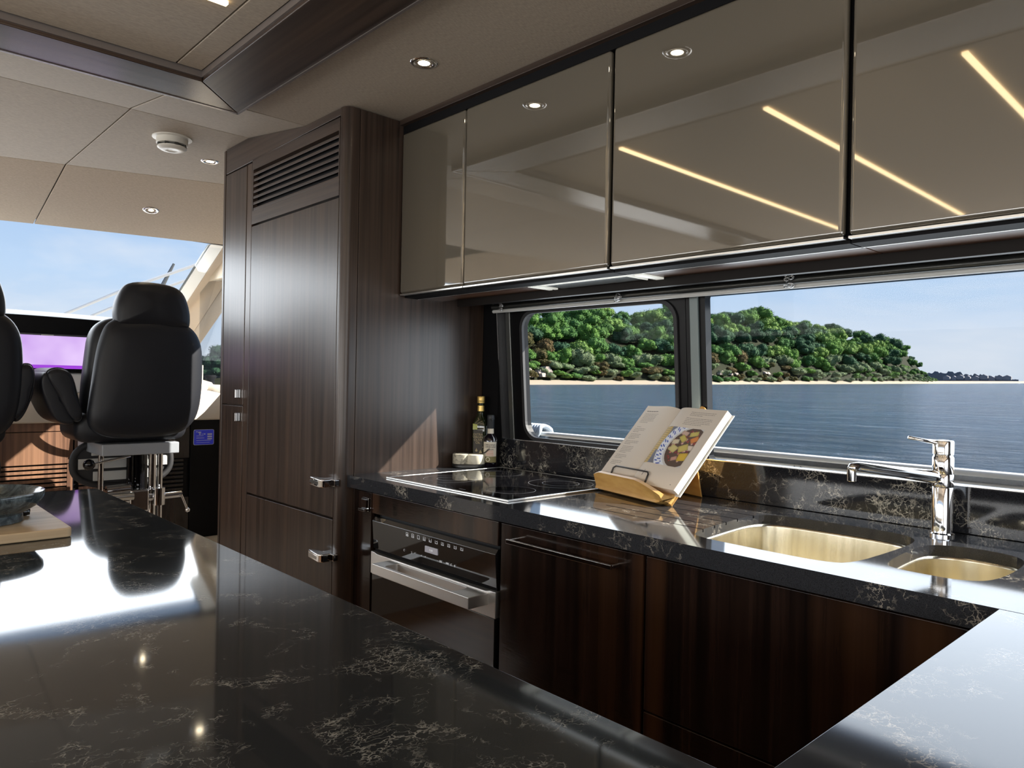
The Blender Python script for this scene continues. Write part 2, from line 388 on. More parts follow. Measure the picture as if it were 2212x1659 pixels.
def holed_plate(outer, holes, y0, y1, tf=None):
    """plate in the x-z plane with holes; outer and holes are lists of (x, z)"""
    cu = bpy.data.curves.new('plate', 'CURVE'); cu.dimensions = '2D'; cu.fill_mode = 'BOTH'; cu.extrude = .5
    for lp in [outer] + holes:
        sp = cu.splines.new('POLY'); sp.points.add(len(lp) - 1); sp.use_cyclic_u = True
        for q, p in zip(sp.points, lp): q.co = (p[0], p[1], 0, 1)
    t = bpy.data.objects.new('plate', cu); COL.objects.link(t); bpy.context.view_layer.update()
    me = bpy.data.meshes.new_from_object(t.evaluated_get(bpy.context.evaluated_depsgraph_get())); bpy.data.objects.remove(t, do_unlink=True)
    bm = bmesh.new(); bm.from_mesh(me); bmesh.ops.remove_doubles(bm, verts=bm.verts, dist=1e-5); bm.verts.index_update()
    m = MB(); m.v = [(v.co.x, y0 + (y1 - y0) * (v.co.z + .5), v.co.y) for v in bm.verts]; m.f = [tuple(v.index for v in f.verts) for f in bm.faces]; bm.free()
    bpy.data.meshes.remove(me)
    if tf: m.v = [tf(v) for v in m.v]
    return m
def cut(o, cutters):
    """boolean the cutters out of o and drop them"""
    for mb in cutters:
        c = obj('cutter', mb, 'black'); c.location = o.location
        bv = BASE[o.name]
        c.data.transform(Matrix.Translation((-bv[0], -bv[1], -bv[2])))
        md = o.modifiers.new('cut', 'BOOLEAN'); md.operation = 'DIFFERENCE'; md.object = c; md.solver = 'EXACT'
    bpy.context.view_layer.update()
    dg = bpy.context.evaluated_depsgraph_get()
    me = bpy.data.meshes.new_from_object(o.evaluated_get(dg))
    cs = [m.object for m in o.modifiers if m.type == 'BOOLEAN']
    o.modifiers.clear(); o.data = me
    for c in cs: bpy.data.objects.remove(c, do_unlink=True)
def text(name, s, size, c, u, v, mat, parent, thick=.0002, align='CENTER'):
    """flat lettering lying on a plane given by centre c, right u, up v"""
    cu = bpy.data.curves.new(name, 'FONT'); cu.body = s; cu.size = size; cu.align_x = align; cu.align_y = 'CENTER'; cu.extrude = thick; cu.space_line = .85
    t = bpy.data.objects.new('tmp', cu); COL.objects.link(t); bpy.context.view_layer.update()
    me = bpy.data.meshes.new_from_object(t.evaluated_get(bpy.context.evaluated_depsgraph_get())); bpy.data.objects.remove(t, do_unlink=True)
    u = Vector(u).normalized(); v = Vector(v).normalized(); n = u.cross(v); bv = BASE[parent.name]; c = Vector(c) - bv
    me.transform(Matrix(((u.x, v.x, n.x, c.x), (u.y, v.y, n.y, c.y), (u.z, v.z, n.z, c.z), (0, 0, 0, 1))))
    me.materials.clear(); me.materials.append(MATS[mat]); me.name = name
    o = bpy.data.objects.new(name, me); COL.objects.link(o); o.parent = parent; BASE[o.name] = bv
    return o
def print_grid(name, c, u, v, w, h, nx, ny, fn, parent):
    """a flat print: grid of faces coloured by fn(s, t)"""
    c = Vector(c); u = Vector(u); v = Vector(v); m = MB()
    vs = [c + u * (w * i / nx) + v * (h * j / ny) for j in range(ny + 1) for i in range(nx + 1)]
    fs = [(j * (nx + 1) + i, j * (nx + 1) + i + 1, (j + 1) * (nx + 1) + i + 1, (j + 1) * (nx + 1) + i) for j in range(ny) for i in range(nx)]
    m.add(vs, fs); o = obj(name, m, 'print', parent, recalc=False)
    a = o.data.color_attributes.new('Col', 'FLOAT_COLOR', 'CORNER')
    cols = []
    for j in range(ny):
        for i in range(nx):
            q = fn((i + .5) / nx, (j + .5) / ny)
            cols += [q[0], q[1], q[2], 1] * 4
    a.data.foreach_set('color', cols); return o

TOP = -.33; BOT = -.37; CE = .935

# ================================================================== SETTING: floors, hull walls, ceiling
struct('floor', MB().box(-3.3, 1.9, -2.4, 2.0, -1.30, -1.25), 'floor_wood', base=(0, 0, -1.25))
struct('floor_helm', MB().box(-6.2, -3.3, -2.4, 2.3, -1.30, -1.05), 'cream', base=(-4, 0, -1.05))
# starboard side: outer wall below the sill, pier, header, deck eave
struct('wall_starboard', MB().box(-3.3, 1.9, 1.97, 2.06, -1.25, -.235).box(-3.3, -2.14, 1.935, 2.06, -.235, 1.12).box(-2.14, 1.9, 1.90, 2.06, .285, CE), 'black_satin', base=(-1, 2, -1.25))
struct('trim_1', MB().box(-2.222, -2.13, 1.912, 1.932, TOP, .31), 'black', base=(-2.17, 1.92, TOP))
struct('trim_2', MB().box(-3.0, 1.9, 2.06, 2.25, .405, .55), 'hull_white', base=(-1, 2.15, .4))
struct('wall_starboard_helm', MB().box(-6.0, -3.3, 1.98, 2.04, -1.05, -.06).box(-6.0, -5.55, 1.98, 2.04, -.06, .08).box(-3.42, -3.3, 1.98, 2.04, -.06, .9).box(-5.3, -3.3, 1.98, 2.04, .68, 1.10), 'cream', base=(-4.5, 2, -1.05))
# port side with its long window, aft bulkhead with glazed door
struct('wall_port', MB().box(-6.0, 1.9, -2.46, -2.38, -1.25, -.25).box(-6.0, 1.9, -2.46, -2.38, .62, 1.04).box(-3.4, -3.1, -2.46, -2.38, -.25, .62).box(-.5, -.4, -2.46, -2.38, -.25, .62).box(1.6, 1.9, -2.46, -2.38, -.25, .62).box(-6, -5, -2.46, -2.38, -.25, .62), 'cream', base=(-1, -2.42, -1.25))
struct('wall_aft', MB().box(1.9, 1.98, .9, 2.06, -1.25, CE).box(1.9, 1.98, -2.46, -1.9, -1.25, CE).box(1.9, 1.98, -1.9, .9, .80, CE), 'walnut', base=(1.94, 0, -1.25))
p = sempty('door_1', (1.94, -.5, -1.25))
obj('door_pane', MB().box(1.935, 1.941, -1.86, .86, -1.2, .76), 'window_glass', p)
obj('door_frame', MB().box(1.91, 1.96, -1.9, -1.84, -1.25, .8).box(1.91, 1.96, .84, .9, -1.25, .8).box(1.91, 1.96, -.53, -.47, -1.25, .8).box(1.91, 1.96, -1.9, .9, .75, .8), 'alu', p)
p = sempty('window_3', (-2, -2.42, -.25))
obj('window_pane', MB().box(-5.0, -3.4, -2.425, -2.42, -.25, .62).box(-3.1, -.5, -2.425, -2.42, -.25, .62).box(-.4, 1.6, -2.425, -2.42, -.25, .62), 'window_glass', p)

# ceiling
struct('ceiling_roof', MB().box(-4.75, 2.0, -2.5, 2.1, 1.10, 1.16), 'hull_white', base=(-1, 0, 1.1))
ce = sempty('ceiling', (-1, 0, CE))
obj('ceiling_backing', MB().box(-2.6, 1.98, -2.46, 2.06, CE + .03, CE + .06), 'black', ce)
obj('ceiling_backing', MB().prism([(-2.6, CE + .03), (-3.03, 1.05), (-4.1, 1.05), (-4.9, .87), (-4.9, .9), (-4.1, 1.08), (-3.03, 1.08), (-2.6, CE + .06)], 'y', -2.46, 2.0), 'black', ce)
def panel(pts, mat='headliner', th=.012):
    """pts: corners of the visible underside, inset a little and given thickness upward"""
    c = sum((Vector(q) for q in pts), Vector()) / len(pts); g = .0022
    lo = []
    for q in pts:
        d = Vector(q) - c; lo.append(Vector(q) - d.normalized() * g * 1.4)
    n = len(pts); m = MB(); up = Vector((0, 0, th))
    m.add(lo + [q + up for q in lo], [tuple(range(n))[::-1], tuple(range(n, 2 * n))] + [(i, (i + 1) % n, n + (i + 1) % n, n + i) for i in range(n)])
    return obj('ceiling_panel', m, mat, ce, bevel=.0025)
panel([(-2.53, 1.034, CE), (1.9, 1.034, CE), (1.9, 2.0, CE), (-2.53, 2.0, CE)])
M1 = 1.005
panel([(-3.03, .825, M1), (-2.53, .825, CE), (-2.53, 1.98, CE), (-3.03, 1.98, M1)])
panel([(-3.03, -2.4, M1), (-2.53, -2.4, CE), (-2.53, .825, CE), (-3.03, .825, M1)])
Bx = lambda y: -4.07 + .32 * (y - .827)
panel([(Bx(.827), .827, M1), (-3.03, .827, M1), (-3.03, 1.98, M1), (Bx(1.98), 1.98, M1)])
panel([(-4.39, -.2, M1), (-3.03, -.2, M1), (-3.03, .827, M1), (Bx(.827), .827, M1)])
panel([(-4.0, -2.4, M1), (-3.03, -2.4, M1), (-3.03, -.2, M1), (-4.39, -.2, M1)])
panel([(-4.80, .827, .824), (Bx(.827), .827, M1), (Bx(1.98), 1.98, M1), (-4.50, 1.98, .81)], 'headliner_tan')
panel([(-5.06, -.2, .83), (-4.39, -.2, M1), (Bx(.827), .827, M1), (-4.80, .827, .824)], 'headliner_tan')
panel([(-4.50, -2.4, .81), (-4.0, -2.4, M1), (-4.39, -.2, M1), (-5.06, -.2, .83)], 'headliner_tan')
# recessed centre: main lining and narrow hatch strip
panel([(-2.325, -2.3, CE + .006), (1.9, -2.3, CE + .006), (1.9, .757, CE + .006), (-2.325, .757, CE + .006)])
panel([(-2.325, .759, CE + .006), (1.9, .759, CE + .006), (1.9, .832, CE + .006), (-2.325, .832, CE + .006)])
# dark veneered beams round the centre panel, mitred at the corner
struct('trim_3', MB().prism([(-2.335, .84), (1.9, .84), (1.9, 1.028), (-2.523, 1.028)], 'z', CE - .022, CE + .03), 'walnut_flat', base=(-1, .93, CE), bevel=.003)
struct('trim_4', MB().prism([(-2.525, -2.38), (-2.335, -2.38), (-2.335, .838), (-2.525, 1.028)], 'z', CE - .022, CE + .03), 'walnut_cross', base=(-2.43, 0, CE), bevel=.003)
struct('trim_5', MB().box(-2.333, 1.9, .834, .842, CE - .012, CE + .01).box(-2.533, 1.9, 1.026, 1.034, CE - .024, CE + .01).box(-2.533, -2.522, -2.38, 1.03, CE - .024, CE + .01).box(-2.338, -2.328, -2.38, .84, CE - .012, CE + .01), 'grey_trim', base=(-1, .9, CE))
# crown above the wall cabinets
struct('trim_6', MB().box(-2.222, 1.9, 1.495, 1.95, .915, CE - .001), 'walnut_flat', base=(-.5, 1.5, .915), bevel=.002)
struct('trim_7', MB().box(-2.222, 1.9, 1.512, 1.95, .887, .915), 'black', base=(-.5, 1.55, .887))

# lights in the ceiling
def downlight(x, y, z, label, r=.032, watt=2.2, tilt=0):
    t = thing('ceiling_spotlight', label, 'ceiling light', (x, y, z), 'recessed spotlights in the ceiling')
    obj('bezel', MB().lathe((x, y, z), [(r * .80, .01), (r * .82, -.001), (r, -.003), (r * 1.28, -.001), (r * 1.3, .004), (r * .9, .01)], 28), 'chrome', t, smooth=True)
    obj('lens', MB().lathe((x, y, z), [(r * .8, .006), (r * .8, .0005), (r * .3, -.0005)], 24), 'lamp', t)
    l = bpy.data.lights.new('spot_lamp', 'SPOT'); l.energy = watt; l.spot_size = math.radians(100); l.spot_blend = .6; l.color = (1, .80, .55); l.shadow_soft_size = .03
    lo = bpy.data.objects.new('spot_lamp', l); COL.objects.link(lo); lo.parent = t; lo.location = (0, 0, -.012)
    t.rotation_euler = (-.075 if tilt else 0, tilt, 0)
downlight(-1.775, 1.275, CE, 'brass lit round spotlight nearest the tall cabinet in the galley ceiling')
downlight(-1.207, 1.275, CE, 'round ceiling spotlight mirrored in the middle glossy wall cabinet door')
downlight(-.64, 1.275, CE, 'round ceiling spotlight further aft over the galley sink')
downlight(-3.50, 1.30, M1, 'round spotlight beside the smoke alarm in the helm ceiling', watt=1.2)
downlight(-4.327, 1.291, 0.906, 'round spotlight above the windscreen edge, behind the smoke alarm', watt=1.2, tilt=-.236)
for i, x in enumerate((-1.85, -1.235, -.645, -.04, .56, 1.16)):
    o = obj('led_strip', MB().box(x - .008, x + .008, -1.4, .722, CE - .004, CE + .004), 'led', base=(x, -.35, CE))
    tag(o, ['warm ceiling light strip nearest the dark beam, mirrored lowest in the cabinet doors', 'warm ceiling light strip mirrored across the gap of the two aft cabinet doors', 'warm ceiling light strip mirrored at the right edge of the aftmost door',
            'warm ceiling light strip over the aft end of the island', 'warm ceiling light strip in the aft saloon ceiling', 'warm ceiling light strip nearest the aft door'][i], 'light strip', 'warm light strips across the ceiling')
# smoke alarm
cx_, cy_ = -3.27, 1.055
t = thing('smoke_alarm', 'white round smoke alarm on the beige ceiling panel', 'smoke alarm', (cx_, cy_, M1))
obj('base_plate', MB().lathe((cx_, cy_, M1), [(.078, 0), (.078, -.004), (.06, -.006)], 32), 'plastic_white', t, smooth=False)
obj('housing', MB().lathe((cx_, cy_, M1), [(.062, -.004), (.062, -.028), (.060, -.030)], 32), 'plastic_white', t, auto=30)
m = MB()
for k in range(8):
    a = 2 * PI * k / 8; m.box(cx_ + .052 * math.cos(a) - .006, cx_ + .052 * math.cos(a) + .006, cy_ + .052 * math.sin(a) - .006, cy_ + .052 * math.sin(a) + .006, M1 - .041, M1 - .03)
m.lathe((cx_, cy_, M1), [(.046, -.03), (.046, -.042)], 24)
obj('vent_ring', m, 'dark_alu', t)
obj('cap', MB().lathe((cx_, cy_, M1), [(.058, -.040), (.058, -.044), (.046, -.052), (.024, -.054), (.02, -.052)], 32), 'plastic_white', t, auto=40)

# ================================================================== SIDE WINDOWS (leaning a little inboard)
lean = lambda v: (v[0], v[1] - .08 * (v[2] + .2), v[2])
def leanmb(m): m.v = [lean(v) for v in m.v]; return m
hole1 = rrect(-2.012, -1.322, -.212, .262, .062, 7)
w1 = sempty('window_1', (-1.7, 1.97, -.22))
obj('window_frame', holed_plate([(-2.134, -.24), (-1.287, -.24), (-1.287, .30), (-2.134, .30)], [hole1], 1.955, 1.985, lean), 'black_satin', w1)
obj('window_seal', holed_plate(rrect(-2.02, -1.314, -.220, .270, .07, 7), [rrect(-2.007, -1.327, -.207, .257, .058, 7)], 1.948, 1.960, lean), 'rubber', w1)
obj('glass_pane', leanmb(MB().box(-2.02, -1.31, 1.978, 1.981, -.22, .27)), 'window_glass', w1)
obj('frame_strip', leanmb(MB().box(-2.096, -2.072, 1.948, 1.956, -.235, .29)), 'alu', w1, bevel=.003).data.materials[0] = MATS['dark_alu']
obj('frame_strip', leanmb(MB().box(-2.132, -2.128, 1.935, 1.956, -.235, .29)), 'alu', w1)
w2 = sempty('window_2', (0, 1.97, -.22))
hole2 = rrect(-1.218, 1.75, -.222, .275, .012, 3)
obj('window_frame', holed_plate([(-1.285, -.24), (1.9, -.24), (1.9, .30), (-1.285, .30)], [hole2], 1.955, 1.985, lean), 'black_satin', w2)
obj('mullion', leanmb(MB().box(-1.268, -1.238, 1.946, 1.956, -.235, .29)), 'mullion_grey', w2, bevel=.003)
obj('glass_pane', leanmb(MB().box(-1.23, 1.76, 1.978, 1.981, -.23, .28)), 'window_glass', w2)
struct('trim_8', MB().box(-2.13, 1.9, 1.957, 2.03, -.245, -.226), 'black_satin', base=(0, 2, -.24))
# helm side window and its glass
p = sempty('window_4', (-4.3, 2.01, 0))
obj('glass_pane', MB().box(-5.55, -3.42, 2.005, 2.01, -.06, .68), 'window_glass', p)
# windscreen: sloping glass with A pillar
p = sempty('window_5', (-5.2, 0, .3))
obj('glass_pane', MB().add([(-4.80, 1.90, .86), (-5.12, -.2, .86), (-6.15, -.2, .0), (-5.75, 2.0, .0)], [(0, 1, 2, 3)]).add([(-5.12, -.2, .86), (-4.80, -2.4, .86), (-5.75, -2.4, .0), (-6.15, -.2, .0)], [(0, 1, 2, 3)]), 'window_glass', p)

# ================================================================== TALL CABINET (fridge tower)
t = thing('tall_cabinet', 'tall dark walnut cabinet with louvred vent and chrome latches', 'cabinet', (-2.75, 1.6, -1.25))
obj('carcass', MB().prism([(-3.262, -1.25), (-2.272, -1.25), (-2.272, .93), (-2.53, .93), (-3.03, 1.003), (-3.262, 1.003)], 'y', 1.302, 1.93), 'walnut', t)
obj('toe_kick', MB().box(-3.262, -2.262, 1.296, 1.302, -1.25, -1.16), 'black', t)
obj('end_strip', MB().box(-3.275, -3.255, 1.278, 1.93, -1.25, 1.0), 'walnut', t, bevel=.003)
obj('crown_panel', MB().prism([(-3.253, .893), (-2.262, .906), (-2.262, .932), (-2.53, .932), (-3.03, 1.003), (-3.253, 1.003)], 'y', 1.28, 1.302), 'walnut_flat', t, bevel=.0015)
d = obj('door', MB().box(-3.252, -3.032, 1.28, 1.30, -.118, .888), 'walnut', t, bevel=.002)
def square_latch(par, x0, x1, z0, z1, y):
    h = obj('latch', MB().box(x0, x1, y - .003, y, z0, z1), 'black_gloss', par, bevel=.0015)
    obj('latch_plate', MB().box(x0 + (x1 - x0) * .34, x0 + (x1 - x0) * .52, y - .016, y - .003, z0 + .001, z1 - .001), 'chrome', par, bevel=.0015)
square_latch(d, -3.095, -3.052, -.091, -.054, 1.28)
d = obj('door', MB().box(-3.252, -3.032, 1.28, 1.30, -1.15, -.124), 'walnut', t, bevel=.002)
square_latch(d, -3.095, -3.052, -.190, -.153, 1.28)
obj('stile', MB().box(-3.028, -2.981, 1.281, 1.30, -1.15, .89), 'walnut', t, bevel=.0015)
fr = obj('louvre_frame', holed_plate([(-2.977, .632), (-2.266, .632), (-2.266, .9), (-2.977, .9)], [[(-2.968, .688), (-2.272, .688), (-2.272, .857), (-2.968, .857)]], 1.28, 1.30), 'walnut_flat', t)
for k in range(7):
    z = .857 - .024 * (k + 1) - .0005
    obj('slat', MB().prism([(1.281, z), (1.281, z + .011), (1.305, z + .024), (1.305, z + .013)], 'x', -2.968, -2.272), 'walnut_flat', t, bevel=.0015)
obj('louvre_backing', MB().box(-2.975, -2.268, 1.301, 1.3035, .68, .865), 'black', t)
obj('fridge_door', MB().box(-2.977, -2.266, 1.28, 1.30, -.479, .624), 'walnut', t, bevel=.002)
obj('drawer_front', MB().box(-2.977, -2.266, 1.28, 1.30, -1.15, -.487), 'walnut', t, bevel=.002)
post = [(-2.262, 1.28)] + [(-2.253 + .03 * math.sin(a), 1.31 - .03 * math.cos(a)) for a in [math.radians(x) for x in range(0, 91, 15)]] + [(-2.223, 1.333), (-2.262, 1.333)]
obj('corner_post', MB().prism(post, 'z', -1.25, .932), 'walnut', t, auto=35)
obj('side_panel', MB().box(-2.262, -2.223, 1.336, 1.912, -1.25, .932), 'walnut', t, bevel=.0015)
for k, z in enumerate((-.357, -.611)):
    h = obj('handle', MB().prism([(-2.352, 1.235), (-2.262, 1.223), (-2.245, 1.232), (-2.245, 1.262), (-2.26, 1.268), (-2.345, 1.250)], 'z', z - .014, z + .014), 'chrome', t, bevel=.004, seg=3)
    obj('handle_base', MB().box(-2.300, -2.225, 1.262, 1.281, z - .011, z + .013), 'chrome', t, bevel=.003)
    obj('grip_recess', MB().prism([(-2.345, 1.2335), (-2.27, 1.2235), (-2.27, 1.2295), (-2.345, 1.2395)], 'z', z - .006, z + .006), 'steel' if k else 'dark_alu', t)

# ================================================================== WORKTOPS
wt = obj('worktop', MB().box(-2.222, 1.9, 1.308, 1.925, BOT, TOP), 'stone', base=(-1, 1.6, BOT))
tag(wt, 'dark veined stone galley worktop with two sink cut-outs and drainer grooves', 'worktop')
def smooth_loop(pts, it=2):
    for _ in range(it):
        o = []
        for i in range(len(pts)):
            a = Vector(pts[i]); b = Vector(pts[(i + 1) % len(pts)]); o += [tuple(a * .75 + b * .25), tuple(a * .25 + b * .75)]
        pts = o
    return pts
s1 = smooth_loop([(-.925, 1.420), (-.945, 1.60), (-.955, 1.735), (-.925, 1.795), (-.84, 1.808), (-.66, 1.812), (-.59, 1.79), (-.562, 1.735), (-.562, 1.60), (-.572, 1.42), (-.61, 1.392), (-.70, 1.388), (-.88, 1.395)])
s2 = smooth_loop([(-.532, 1.47), (-.542, 1.62), (-.540, 1.72), (-.50, 1.758), (-.445, 1.768), (-.38, 1.752), (-.354, 1.70), (-.350, 1.58), (-.362, 1.48), (-.40, 1.448), (-.45, 1.445), (-.505, 1.448)])
cutters = [MB().prism(s1, 'z', -.40, -.30), MB().prism(s2, 'z', -.40, -.30)]
for (x0, y0, x1, y1) in ((-1.285, 1.492, -.90, 1.477), (-1.283, 1.556, -.92, 1.539), (-1.28, 1.615, -.92, 1.60), (-1.24, 1.676, -.92, 1.662), (-1.21, 1.748, -.92, 1.738)):
    w = .0028
    cutters.append(MB().hexa([(x0, y0 - w, -.3335), (x1, y1 - w, -.337), (x1, y1 + w, -.337), (x0, y0 + w, -.3335)], [(x0, y0 - w, -.32), (x1, y1 - w, -.32), (x1, y1 + w, -.32), (x0, y0 + w, -.32)]))
cut(wt, cutters)
tag(obj('backsplash', MB().box(-2.128, 1.9, 1.926, 1.956, TOP + .0005, -.221), 'stone_upright', base=(-.1, 1.94, TOP), bevel=.0015), 'low dark stone upstand with white veins along the windows', 'upstand')
tag(obj('sill_strip', MB().box(-2.128, 1.9, 1.928, 1.958, -.2208, -.2185), 'alu', base=(-.1, 1.94, -.221)), 'thin bright metal strip along the top of the stone upstand', 'strip')
tag(obj('island_worktop', MB().prism([(-2.362, .573), (-2.40, -.70), (-.309, -.70), (-.309, .568)], 'z', BOT, TOP), 'stone_island', base=(-1.3, 0, BOT), bevel=.002), 'dark veined stone top of the island in the foreground', 'worktop')
tag(obj('peninsula_worktop', MB().box(-.3065, .45, -.70, 1.3065, BOT, TOP), 'stone', base=(0, .6, BOT), bevel=.0015), 'pale reflecting stone worktop arm at the lower right corner', 'worktop')
# island and peninsula cabinets under the stone
t = thing('island_cabinet', 'dark walnut base under the foreground island worktop', 'cabinet', (-1.3, 0, -1.25))
obj('carcass', MB().box(-2.33, -.34, -.65, .53, -1.15, BOT - .001), 'walnut_gloss', t)
obj('plinth', MB().box(-2.28, -.40, -.6, .48, -1.25, -1.15), 'black', t)
for k in range(4): obj('door', MB().box(-2.33 + k * .5, -1.835 + k * .5, .532, .55, -1.14, BOT - .006), 'walnut_gloss', t, bevel=.002)
t = thing('peninsula_cabinet', 'dark walnut base under the lower right worktop arm', 'cabinet', (0, .4, -1.25))
obj('carcass', MB().box(-.27, .42, -.65, 1.30, -1.15, BOT - .001), 'walnut_gloss', t)
obj('plinth', MB().box(-.22, .4, -.6, 1.30, -1.25, -1.15), 'black', t)
obj('door', MB().box(-.288, -.271, .1, .69, -1.14, BOT - .006), 'walnut_gloss', t, bevel=.002); obj('door', MB().box(-.288, -.271, .695, 1.29, -1.14, BOT - .006), 'walnut_gloss', t, bevel=.002)

# ================================================================== BASE CABINETS
t = thing('base_cabinet', 'narrow dark walnut base cabinet between tall cabinet and oven, square latch', 'cabinet', (-2.16, 1.6, -1.25))
obj('carcass', MB().box(-2.218, -2.107, 1.356, 1.92, -1.15, BOT - .001), 'black', t)
d = obj('door', MB().box(-2.216, -2.1085, 1.335, 1.355, -1.14, -.379), 'walnut_gloss', t, bevel=.002)
h = obj('latch', MB().box(-2.163, -2.12, 1.331, 1.335, -.444, -.400), 'chrome', d, bevel=.001)
obj('latch_button', MB().box(-2.160, -2.128, 1.326, 1.331, -.434, -.405), 'walnut_gloss', d, bevel=.001)
obj('latch_lip', MB().box(-2.163, -2.124, 1.316, 1.331, -.443, -.435), 'chrome', d, bevel=.001)
t = thing('oven_housing', 'walnut housing with filler panel above the built-in oven', 'cabinet', (-1.79, 1.6, -1.25))
obj('carcass', MB().box(-2.105, -1.472, 1.40, 1.92, -1.15, -.38), 'black', t)
obj('filler_panel', MB().box(-2.104, -1.474, 1.335, 1.355, -.446, -.379), 'walnut_gloss', t, bevel=.002)
obj('lower_panel', MB().box(-2.104, -1.474, 1.335, 1.355, -1.14, -1.03), 'walnut_gloss', t, bevel=.002)
t = thing('base_cabinet', 'dark walnut base cabinet with long slim bar handle beside the oven', 'cabinet', (-1.23, 1.6, -1.25))
obj('carcass', MB().box(-1.465, -.989, 1.356, 1.92, -1.15, -.38), 'black', t)
d = obj('door', MB().box(-1.463, -.991, 1.335, 1.355, -1.14, -.380), 'walnut_gloss', t, bevel=.002)
obj('bar_handle', MB().box(-1.403, -1.053, 1.296, 1.304, -.420, -.409), 'chrome', d, bevel=.0012)
for x in (-1.403, -1.061): obj('handle_arm', MB().box(x, x + .008, 1.304, 1.336, -.418, -.411), 'chrome', d, bevel=.001)
t = thing('base_cabinet', 'wide dark walnut base cabinet below the sinks, without handle', 'cabinet', (-.66, 1.6, -1.25))
obj('carcass', MB().box(-.985, -.335, 1.356, 1.37, -1.15, -.38).box(-.985, -.975, 1.37, 1.92, -1.15, -.38).box(-.345, -.335, 1.37, 1.92, -1.15, -.38).box(-.975, -.345, 1.90, 1.92, -1.15, -.38), 'black', t)
obj('door', MB().box(-.983, -.335, 1.335, 1.355, -.722, -.380), 'walnut_gloss', t, bevel=.002)
obj('drawer_front', MB().box(-.983, -.335, 1.335, 1.355, -1.14, -.726), 'walnut_gloss', t, bevel=.002)
struct('baseboard_1', MB().box(-2.22, -.3, 1.39, 1.41, -1.25, -1.151), 'black', base=(-1.2, 1.4, -1.25))

# oven
t = thing('oven', 'built-in black glass oven with steel bar and square steel handle', 'oven', (-1.79, 1.36, -1.03))
obj('body', MB().box(-2.09, -1.49, 1.358, 1.398, -1.02, -.452), 'black_satin', t)
cp = obj('control_panel', MB().prism([(1.340, -.562), (1.333, -.470), (1.343, -.457), (1.357, -.457), (1.357, -.562)], 'x', -2.098, -1.482), 'oven_glass', t, bevel=.001)
obj('vent_gap', MB().box(-2.095, -1.485, 1.345, 1.357, -.5725, -.563), 'black', t)
obj('steel_bar', MB().prism([(-2.103, -.572), (-2.085, -.572), (-2.068, -.5765), (-1.52, -.5765), (-1.503, -.572), (-1.478, -.572), (-1.478, -.644), (-2.103, -.644)], 'y', 1.333, 1.357), 'oven_steel', t, bevel=.0015)
hz0, hz1 = -.612, -.580
hm = MB(); outer = [(-1.985, 1.262), (-1.508, 1.262), (-1.508, 1.334), (-1.985, 1.334)]; inner = rrect(-1.93, -1.585, 1.272, 1.325, .012, 4)
tmp = holed_plate(outer, [inner], 0, 1)      # built as x-z plate then turned flat
hm.v = [(v[0], v[2], hz0 + (hz1 - hz0) * v[1]) for v in tmp.v]; hm.f = tmp.f
obj('handle', hm, 'oven_steel', t, bevel=.002)
obj('door_glass', MB().box(-2.098, -1.482, 1.335, 1.357, -1.02, -.645), 'oven_glass', t, bevel=.002)
def icon(k, x, z, s):
    m = MB(); y0, y1 = 1.3335, 1.336; w = s * .08
    m.box(x - s / 2, x + s / 2, y0, y1, z + s / 2 - w, z + s / 2).box(x - s / 2, x + s / 2, y0, y1, z - s / 2, z - s / 2 + w).box(x - s / 2, x - s / 2 + w, y0, y1, z - s / 2, z + s / 2).box(x + s / 2 - w, x + s / 2, y0, y1, z - s / 2, z + s / 2)
    rr = random.Random(k)
    if k == 0: m.prism([(x - s * .25, z - s * .25), (x, z + s * .2), (x + s * .25, z - s * .25)], 'y', y0, y1)
    elif k in (6, 7): m.box(x - w / 2, x + w / 2, y0, y1, z - s * .3, z + s * .3).box(x - s * .15, x + s * .15, y0, y1, z + s * .2, z + s * .28)
    elif k == 8: m.box(x - s * .3, x + s * .3, y0, y1, z - w / 2, z + w / 2)
    elif k != 2:
        for _ in range(3):
            a, b = rr.uniform(-.3, .1) * s, rr.uniform(-.3, .15) * s; m.box(x + a, x + a + s * .22, y0, y1, z + b, z + b + w)
    return m
for k in range(10):
    obj('icon', icon(k, -1.898 + .0301 * k, -.483 + .0004 * k, .0115), 'icon_white', cp)
obj('display', MB().box(-1.803, -1.742, 1.333, 1.337, -.520, -.502), 'display', cp)
text('display_text', '12:08', .008, (-1.772, 1.3325, -.511), (1, 0, 0), (0, 0, 1), 'icon_white', cp)
for x, s in ((-1.915, 'C'), (-1.875, ')'), (-1.857, '*'), (-1.823, '<'), (-1.803, '+'), (-1.742, '-'), (-1.727, 'OK'), (-1.695, 'MM'), (-1.677, 'C'), (-1.66, '8')):
    text('touch_mark', s, .009, (x, 1.3355, -.536), (1, 0, 0), (0, 0, 1), 'icon_white', cp)

